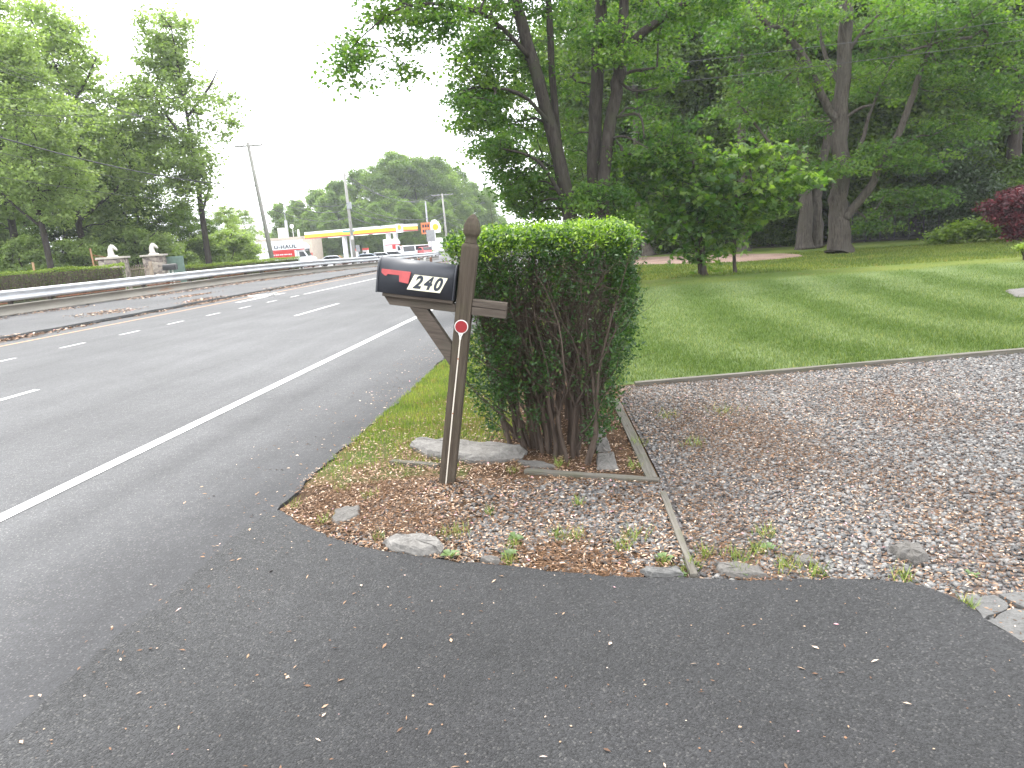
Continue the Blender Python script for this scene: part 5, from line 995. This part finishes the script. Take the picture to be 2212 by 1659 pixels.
def wire(a, b, sag, r, label, cat='overhead wire', group='overhead wires'):
    pts = [a.lerp(b, i/24)-Vector((0, 0, sag*4*(i/24)*(1-i/24))) for i in range(25)]; o = a.copy(); m_ = MB(); m_.tube([p-o for p in pts], r, 5); q = m_.build('overhead_wire', M['wire']); q.location = o; return tag(q, label, cat, group)
P0 = at(-700, -250, 26)
def near(u, v, Y): return at(u, v, Y)
for k, (v0, nm) in enumerate(((118, 0), (135, 1), (150, 3))): wire(near(-120, v0-40, 30), r1[nm], .5, .012, ['upper', 'middle', 'lower'][k] + ' thin wire running left from the leaning pole cross arm')
wire(near(-120, 262, 28), r1['mid'], .6, .035, 'thick black cable running left from the leaning pole')
wire(near(-120, 300, 28), r1['lowA'], .5, .012, 'thin wire just under the thick left cable'); wire(near(-120, 362, 28), r1['lowC'], .4, .012, 'lowest wire running left from the leaning pole'); wire(near(-120, 205, 29), r1[2], .4, .010, 'faint wire between the cross arm wires and the thick cable at left')
for k in (0, 1, 3): wire(r1[k], r2_['top']+Vector((0, 0, -.25*k)), .8, .014, f'{["top", "second", "", "third"][k]} wire between the leaning pole and the canopy pole')
for k, nm in enumerate(('mid', 'lowA', 'lowC')): wire(r1[nm], r2_[nm], .9, .03, f'{["upper", "middle", "lower"][k]} cable between the leaning pole and the canopy pole'); wire(r2_[nm], r3[nm], 1.6, .042, f'{["upper", "middle", "lower"][k]} cable between the canopy pole and the next pole'); wire(r3[nm], r4[nm], 1.2, .03, f'{["upper", "middle", "lower"][k]} cable between the two farthest poles')
for k in (0, 1, 3): wire(r2_['top']+Vector((0, 0, -.25*k)), r3[k], 2.2, .032, f'{["top", "second", "", "third"][k]} wire sagging from the canopy pole to the next pole'); wire(r3[k], r4[k], 1.2, .025, f'{["top", "second", "", "third"][k]} wire between the two farthest poles')
wire(at(-200, 205, 34), at(2400, 15, 24), 1.0, .009, 'upper long wire crossing high over the road and trees'); wire(at(-200, 240, 34), at(2400, 60, 24), 1.0, .009, 'lower long wire crossing high over the road and trees')

# ------------------------------------------------------------------ filling station
Wt = simple('canopy_white', (.75, .75, .75), .4, 0, .04); Yl = simple('canopy_yellow', (.85, .47, .015), .45, 0, .05); Rd = simple('canopy_red', (.62, .06, .03), .45, 0, .05); Gy = simple('soffit', (.5, .5, .5), .6, 0, .05)
Bg = simple('beige_stucco', (.5, .42, .34), .8, 0, .08, 2); Bw = simple('white_wall', (.68, .66, .62), .8, 0, .05, 2); Dk = simple('dark_glass', (.02, .022, .025), .1); Tl = simple('teal_panel', (.05, .3, .3), .5); Or = simple('orange_panel', (.75, .2, .06), .5, 0, .05); St = simple('steel_post', (.4, .4, .42), .5, .2)
L_ = at(660, 520, 124); R_ = at(873, 500, 116); dxy = Vector((R_.x-L_.x, R_.y-L_.y, 0)); CL = dxy.length; ca = math.atan2(dxy.y, dxy.x)
cp = empty('filling_station_canopy', (L_.x, L_.y, -1.13), ca); tag(cp, 'white, yellow and red striped filling station canopy', 'canopy'); zb = 4.42; DP = 3.6
MB().box(0, CL, 0, DP, zb, zb+.25).build('soffit', Gy, cp); MB().box(-.05, CL+.05, -.05, DP+.05, zb+.74, zb+1.15).build('white_band', Wt, cp); MB().box(-.03, CL+.03, -.03, DP+.03, zb+.2, zb+.74).build('yellow_band', Yl, cp); MB().box(-.06, CL+.06, -.06, DP+.06, zb+.04, zb+.2).build('red_band', Rd, cp)
for fx in (.375, .815):
    for fy in (.9, 2.7): MB().box(CL*fx-.28, CL*fx+.28, fy-.28, fy+.28, 0, zb).build('column', Wt, cp)
for fx in (.24, .52, .70, .86): MB().box(CL*fx-1.1, CL*fx+1.1, 1.3, 2.2, zb-.06, zb-.005).build('ceiling_lamp', simple('lamp_lens', (.8, .8, .78), .3, emis=1.2), cp)
tp = MB().box(CL*.405, CL*.405+2.6, -.085, -.06, zb+.6, zb+.86).build('name_panel', Tl, cp)
eb = empty('x'); bpy.data.objects.remove(eb)
MB().box(CL-1.45, CL-.1, -.1, -.065, zb+.0, zb+1.25).build('emblem_panel', Wt, cp)
MB().tube([(CL-.78, -.1, zb+.68), (CL-.78, -.13, zb+.68)], .38, 14).build('emblem', Yl, cp)
# pumps
for i, (fx, fy) in enumerate(((.40, 1.8), (.84, 1.8), (.40, 4.4))):
    q = cp.matrix_basis @ Vector((CL*fx+.8, fy, 0)); e = empty('fuel_pump', q, ca); tag(e, ['fuel pump beside the left canopy column', 'fuel pump beside the right canopy column', 'rear fuel pump behind the left canopy column'][i], 'fuel pump', 'fuel pumps'); MB().box(-.45, .45, -.3, .3, 0, 1.9).build('cabinet', Wt, e, bevel=.04); MB().box(-.46, .46, -.32, -.3, 1.9, 2.2).box(-.47, .47, -.31, .31, 1.92, 2.25).build('top_sign', Rd, e); MB().box(-.3, .3, -.315, -.301, 1.1, 1.6).build('screen', Dk, e)
# building
bl_ = at(560, 560, 131); br_ = at(678, 560, 131); bd_ = Vector((br_.x-bl_.x, br_.y-bl_.y, 0)); BL = bd_.length; be = empty('station_building', (bl_.x, bl_.y, -1.15), math.atan2(bd_.y, bd_.x)); tag(be, 'flat roofed beige station building with white front wall', 'building')
MB().box(0, BL*.84, 0, 5, 0, 4.7).build('white_wall_block', Bw, be); MB().box(BL*.842, BL, 0, 5, 0, 4.9).build('beige_wall', Bg, be); MB().box(-.15, BL+.15, -.18, 5.2, 4.905, 5.1).box(-.15, BL*.84, -.15, .2, 4.7, 4.9).build('roof', Bg, be)
wd = MB().box(BL*.87, BL*.94, -.06, -.01, 1.2, 3.0).build('window', Dk, be); MB().box(BL*.865, BL*.945, -.08, -.062, 1.1, 1.2).build('sill', Wt, wd); MB().box(BL*.955, BL*.99, -.06, -.01, 0, 2.1).build('door', simple('red_door', (.5, .1, .07), .5), be)
MB().box(BL*.32, BL*.45, 2, 3.5, 5.1, 6.9).build('chimney', Bw, be); MB().tube([(BL*.49, 2, 5.1), (BL*.49, 2, 8.2)], .28, 8).tube([(BL*.49, 2, 8.2), (BL*.485, 2, 11.2)], .06, 5).build('mast', St, be)
MB().tube([(BL*.60, 2, 7.0), (BL*.60, 1.8, 7.05)], [.1, .4], 12).tube([(BL*.60, 2, 5.1), (BL*.60, 2, 7)], .05, 5).build('satellite_dish', Wt, be); MB().tube([(BL*.70, 2, 5.1), (BL*.70, 2, 6.4)], .2, 8).build('vent_pipe', Wt, be)
# moving truck
M['carwhite'] = simple('vehicle_white', (.72, .73, .75), .3, 0, .03); M['tyre'] = simple('tyre', (.02, .02, .02), .8); M['hub'] = simple('hub', (.4, .4, .42), .4, .5); M['silver'] = simple('silver_paint', (.45, .47, .5), .3, .3, .04); M['bluegrey'] = simple('blue_grey_paint', (.32, .38, .46), .3, .3, .04); M['redp'] = simple('red_paint', (.5, .03, .03), .3, 0, .05)
def wheel(par, x, y, r=.36, w_=.22):
    o = MB().tube([(x, y-w_/2, r), (x, y+w_/2, r)], r, 18).build('wheel', M['tyre'], par); MB().tube([(x, y-w_/2-.012, r), (x, y-w_/2-.002, r)], r*.6, 14).build('rim', M['hub'], o); return o
def truck(loc, rz, sc, label, words=True):
    t = empty('moving_truck', loc, rz); t.scale = sc if hasattr(sc, '__len__') else (sc,)*3; tag(t, label, 'truck', 'moving trucks')
    bx = MB().box(-4.2, .6, -1.15, 1.15, .75, 3.35).build('cargo_box', M['carwhite'], t, bevel=.04)
    MB().prism([(.6, 2.35), (2.0, 2.45), (2.05, 2.7), (1.5, 3.3), (.6, 3.35)], 'y', -1.1, 1.1).build('attic', M['carwhite'], bx, bevel=.03)
    MB().box(-3.6 if words else -1.0, .3, -1.162, -1.152, 1.35 if words else 1.7, 2.35).build('red_panel', M['redp'], bx); MB().box(-3.6, 1.9, -1.168, -1.153, 2.36, 2.5).build('red_stripe', M['redp'], bx)
    if words:
        text('U-HAUL', .66, M['ink'], 'lettering', bx, (-1.1, -1.175, 2.86), (PI/2, 0, 0), .0, .02, 1.35, .003)
        q = MB()
        for k in range(9): q.box(-3.1+.34*k, -2.9+.34*k+.06*(k % 2), -1.175, -1.165, 1.78, 1.92)
        q.build('small_lettering', M['carwhite'], bx)
    MB().prism([(.65, .5), (3.0, .5), (3.05, 1.15), (2.3, 1.42), (1.75, 2.25), (.65, 2.32)], 'y', -.98, .98).build('cab', M['carwhite'], t, bevel=.06)
    MB().prism([(.95, 1.42), (2.05, 1.42), (1.66, 2.1), (.95, 2.12)], 'y', -.995, -.97).build('side_window', Dk, t); MB().prism([(2.28, 1.46), (1.79, 2.2), (1.83, 2.22), (2.33, 1.47)], 'y', -.85, .85).build('windscreen', Dk, t)
    MB().box(3.0, 3.15, -.95, .95, .42, .7).build('bumper', M['tyre'], t, bevel=.03)
    for x in (-3.0, 2.2):
        for y_ in (-.95, .95): wheel(t, x, y_, .38)
    for s_ in (-.75, .75): MB().box(3.02, 3.07, s_-.15, s_+.15, .8, 1.0).build('headlight', M['hub'], t)
    return t
p = at(640, 560, 106); truck((p.x, p.y, terr(p.x, p.y)+.02), rad(4), (.93, 1, 1.07), 'white moving truck with red panel in front of the station building')
p = at(856, 560, 116); truck((p.x, p.y, terr(p.x, p.y)+.02), rad(14), (.42, .6, .95), 'small white moving truck with red stripe right of the canopy columns', False)
def car(loc, rz, paint, label, kind='sedan'):
    t = empty('parked_car', loc, rz); tag(t, label, 'car' if kind == 'sedan' else 'van', 'vehicles parked at the filling station')
    if kind == 'sedan': lo = [(-2.2, .35), (2.2, .35), (2.25, .7), (1.2, .92), (.6, 1.38), (-.9, 1.42), (-1.6, 1.0), (-2.2, .92)]; gl = [(1.08, .95), (.55, 1.34), (-.85, 1.37), (-1.45, 1.0)]; h = .85
    else: lo = [(-2.5, .35), (2.5, .35), (2.52, .95), (1.9, 1.2), (1.35, 1.95), (-2.4, 2.02), (-2.5, 1.2)]; gl = [(1.75, 1.25), (1.3, 1.85), (-1.9, 1.9), (-1.9, 1.25)]; h = .95
    MB().prism(lo, 'y', -h, h).build('body', paint, t, bevel=.06); MB().prism(gl, 'y', -h-.006, h+.006).build('side_windows', Dk, t)
    if kind != 'sedan': MB().prism([(2.0, 1.25), (1.44, 1.95), (1.40, 1.93), (1.93, 1.2)], 'y', -.8, .8).build('windscreen', Dk, t)
    else: MB().prism([(1.2, .96), (.66, 1.4), (.62, 1.37), (1.14, .93)], 'y', -.72, .72).build('windscreen', Dk, t)
    for x in (-1.4, 1.4):
        for y_ in (-h+.08, h-.08): wheel(t, x, y_, .33)
    for s_ in (-.6, .6): MB().box(lo[2][0]-.06, lo[2][0]+.02, s_-.16, s_+.16, .66, .8).build('headlight', M['hub'], t)
    return t
for (u, Y, rz, paint, lab, kind) in [(722, 100, 10, M['silver'], 'silver car low behind the guardrail, left of the canopy columns', 'sedan'), (796, 96, 12, M['bluegrey'], 'blue grey car in front of the canopy, right of the road sign', 'sedan'), (824, 100, 15, M['carwhite'], 'pale car half hidden by the right canopy columns', 'sedan'), (850, 106, 20, M['carwhite'], 'white car right of the canopy columns', 'sedan'), (884, 106, -72, M['carwhite'], 'white van facing the road, its windscreen in view', 'van'), (908, 112, 30, M['carwhite'], 'white van with red marks behind the grey road sign', 'van'), (922, 110, -60, M['redp'], 'red car beside the white van under the price sign', 'sedan')]:
    p = at(u, 560, Y); car((p.x, p.y, terr(p.x, p.y)+.02), rad(rz), paint, lab, kind)
p = at(944, 560, 112); e = empty('box_trailer', (p.x, p.y, terr(p.x, p.y)+.02), rad(8)); tag(e, 'plain white box trailer right of the price sign', 'trailer'); MB().box(-1.0, 1.05, -1.2, 1.2, .5, 2.5).build('body', M['carwhite'], e, bevel=.05)
for x in (-.4, .4): wheel(e, x, -1.0, .33)
# price sign
p = at(938, 560, 104); e = empty('price_sign', (p.x, p.y, terr(p.x, p.y))); tag(e, 'filling station price sign with orange price panel and round white emblem panel', 'sign')
for x in (.0, .42): MB().box(x-.14, x+.06, -.12, .12, 0, 3.6).build('post', Wt, e)
pp_ = MB().box(-1.45, -.12, -.15, .15, 3.15, 4.7).build('price_panel', Or, e)
for r in range(2):
    for k in range(3): MB().box(-1.25+.36*k, -1.0+.36*k, -.17, -.152, 3.35+.7*r, 3.75+.7*r).build('price_digit', M['ink'], pp_)
ep = MB().prism([(-.1, 3.2), (1.25, 3.2), (1.35, 3.9), (1.05, 4.65), (.6, 5.05), (.15, 4.95), (-.1, 4.6)], 'y', -.2, .2).build('emblem_panel', Wt, e, bevel=.04)
fan = [(.62+.42*math.cos(a), 4.0+.42*math.sin(a)*(1.05)) for a in [rad(-20+22*k) for k in range(11)]] + [(.45, 3.6), (.79, 3.6)]
q = MB().prism(fan, 'y', -.235, -.205).build('shell_emblem', Yl, ep)
p = at(930, 560, 125); o = MB().tube([(0, 0, 0), (0, 0, 9.2)], [.16, .12], 10).build('lamp_pole', St); o.location = (p.x, p.y, -1.1); tag(o, 'plain thin grey pole rising behind the price sign', 'pole')
def roadsign(u, Y, zt, w_, h, label):
    p = at(u, 560, Y); z = terr(p.x, p.y); e = empty('road_sign', (p.x, p.y, z)); tag(e, label, 'road sign', 'road signs seen from behind'); MB().tube([(0, 0, 0), (0, 0, zt-z)], .04, 8).build('post', St, e); MB().box(-w_/2, w_/2, -.07, -.045, zt-z-h, zt-z).build('panel', simple('sign_back', (.33, .33, .34), .5, .3), e, bevel=.01)
roadsign(935, 83, 2.75, .95, 1.25, 'larger grey road sign back at the guardrail end'); roadsign(776, 84, 1.65, .45, .75, 'small grey road sign back right of the canopy pole')
for i in range(4):
    p = gnd(892+i*13, 566.0-i*1.2); o = MB().tube([(0, 0, 0), (0, 0, .42), (0, 0, .46)], [.1, .1, .06], 10).build('bollard', M['white'] if i % 2 == 0 else M['rust']); o.location = (p.x, p.y, terr(p.x, p.y)+.03); tag(o, ['leftmost white stub post under the guardrail end', 'rusty stub post between two white ones under the guardrail end', 'second white stub post under the guardrail end', 'rightmost rusty stub post under the guardrail end'][i], 'bollard', 'stub posts at the guardrail end')
for o in list(bpy.data.objects):
    if o.get('label') == 'x': print('UNPLACED', o.name)
print('objects', len(bpy.data.objects))

hz = MB().box(-420, 340, -60, 700, -2.3, 30).build('haze'); hm = bpy.data.materials.new('haze_air'); hm.use_nodes = True; hn = hm.node_tree; hn.nodes.clear()
ho = hn.nodes.new('ShaderNodeOutputMaterial'); hv = hn.nodes.new('ShaderNodeVolumePrincipled'); hv.inputs['Color'].default_value = (.92, .95, 1, 1); hv.inputs['Density'].default_value = .0005; hn.links.new(hv.outputs[0], ho.inputs['Volume'])
hz.data.materials.append(hm); tag(hz, kind='stuff'); hz['label'] = 'faint pale summer haze over the road and far trees'; hz['category'] = 'haze'
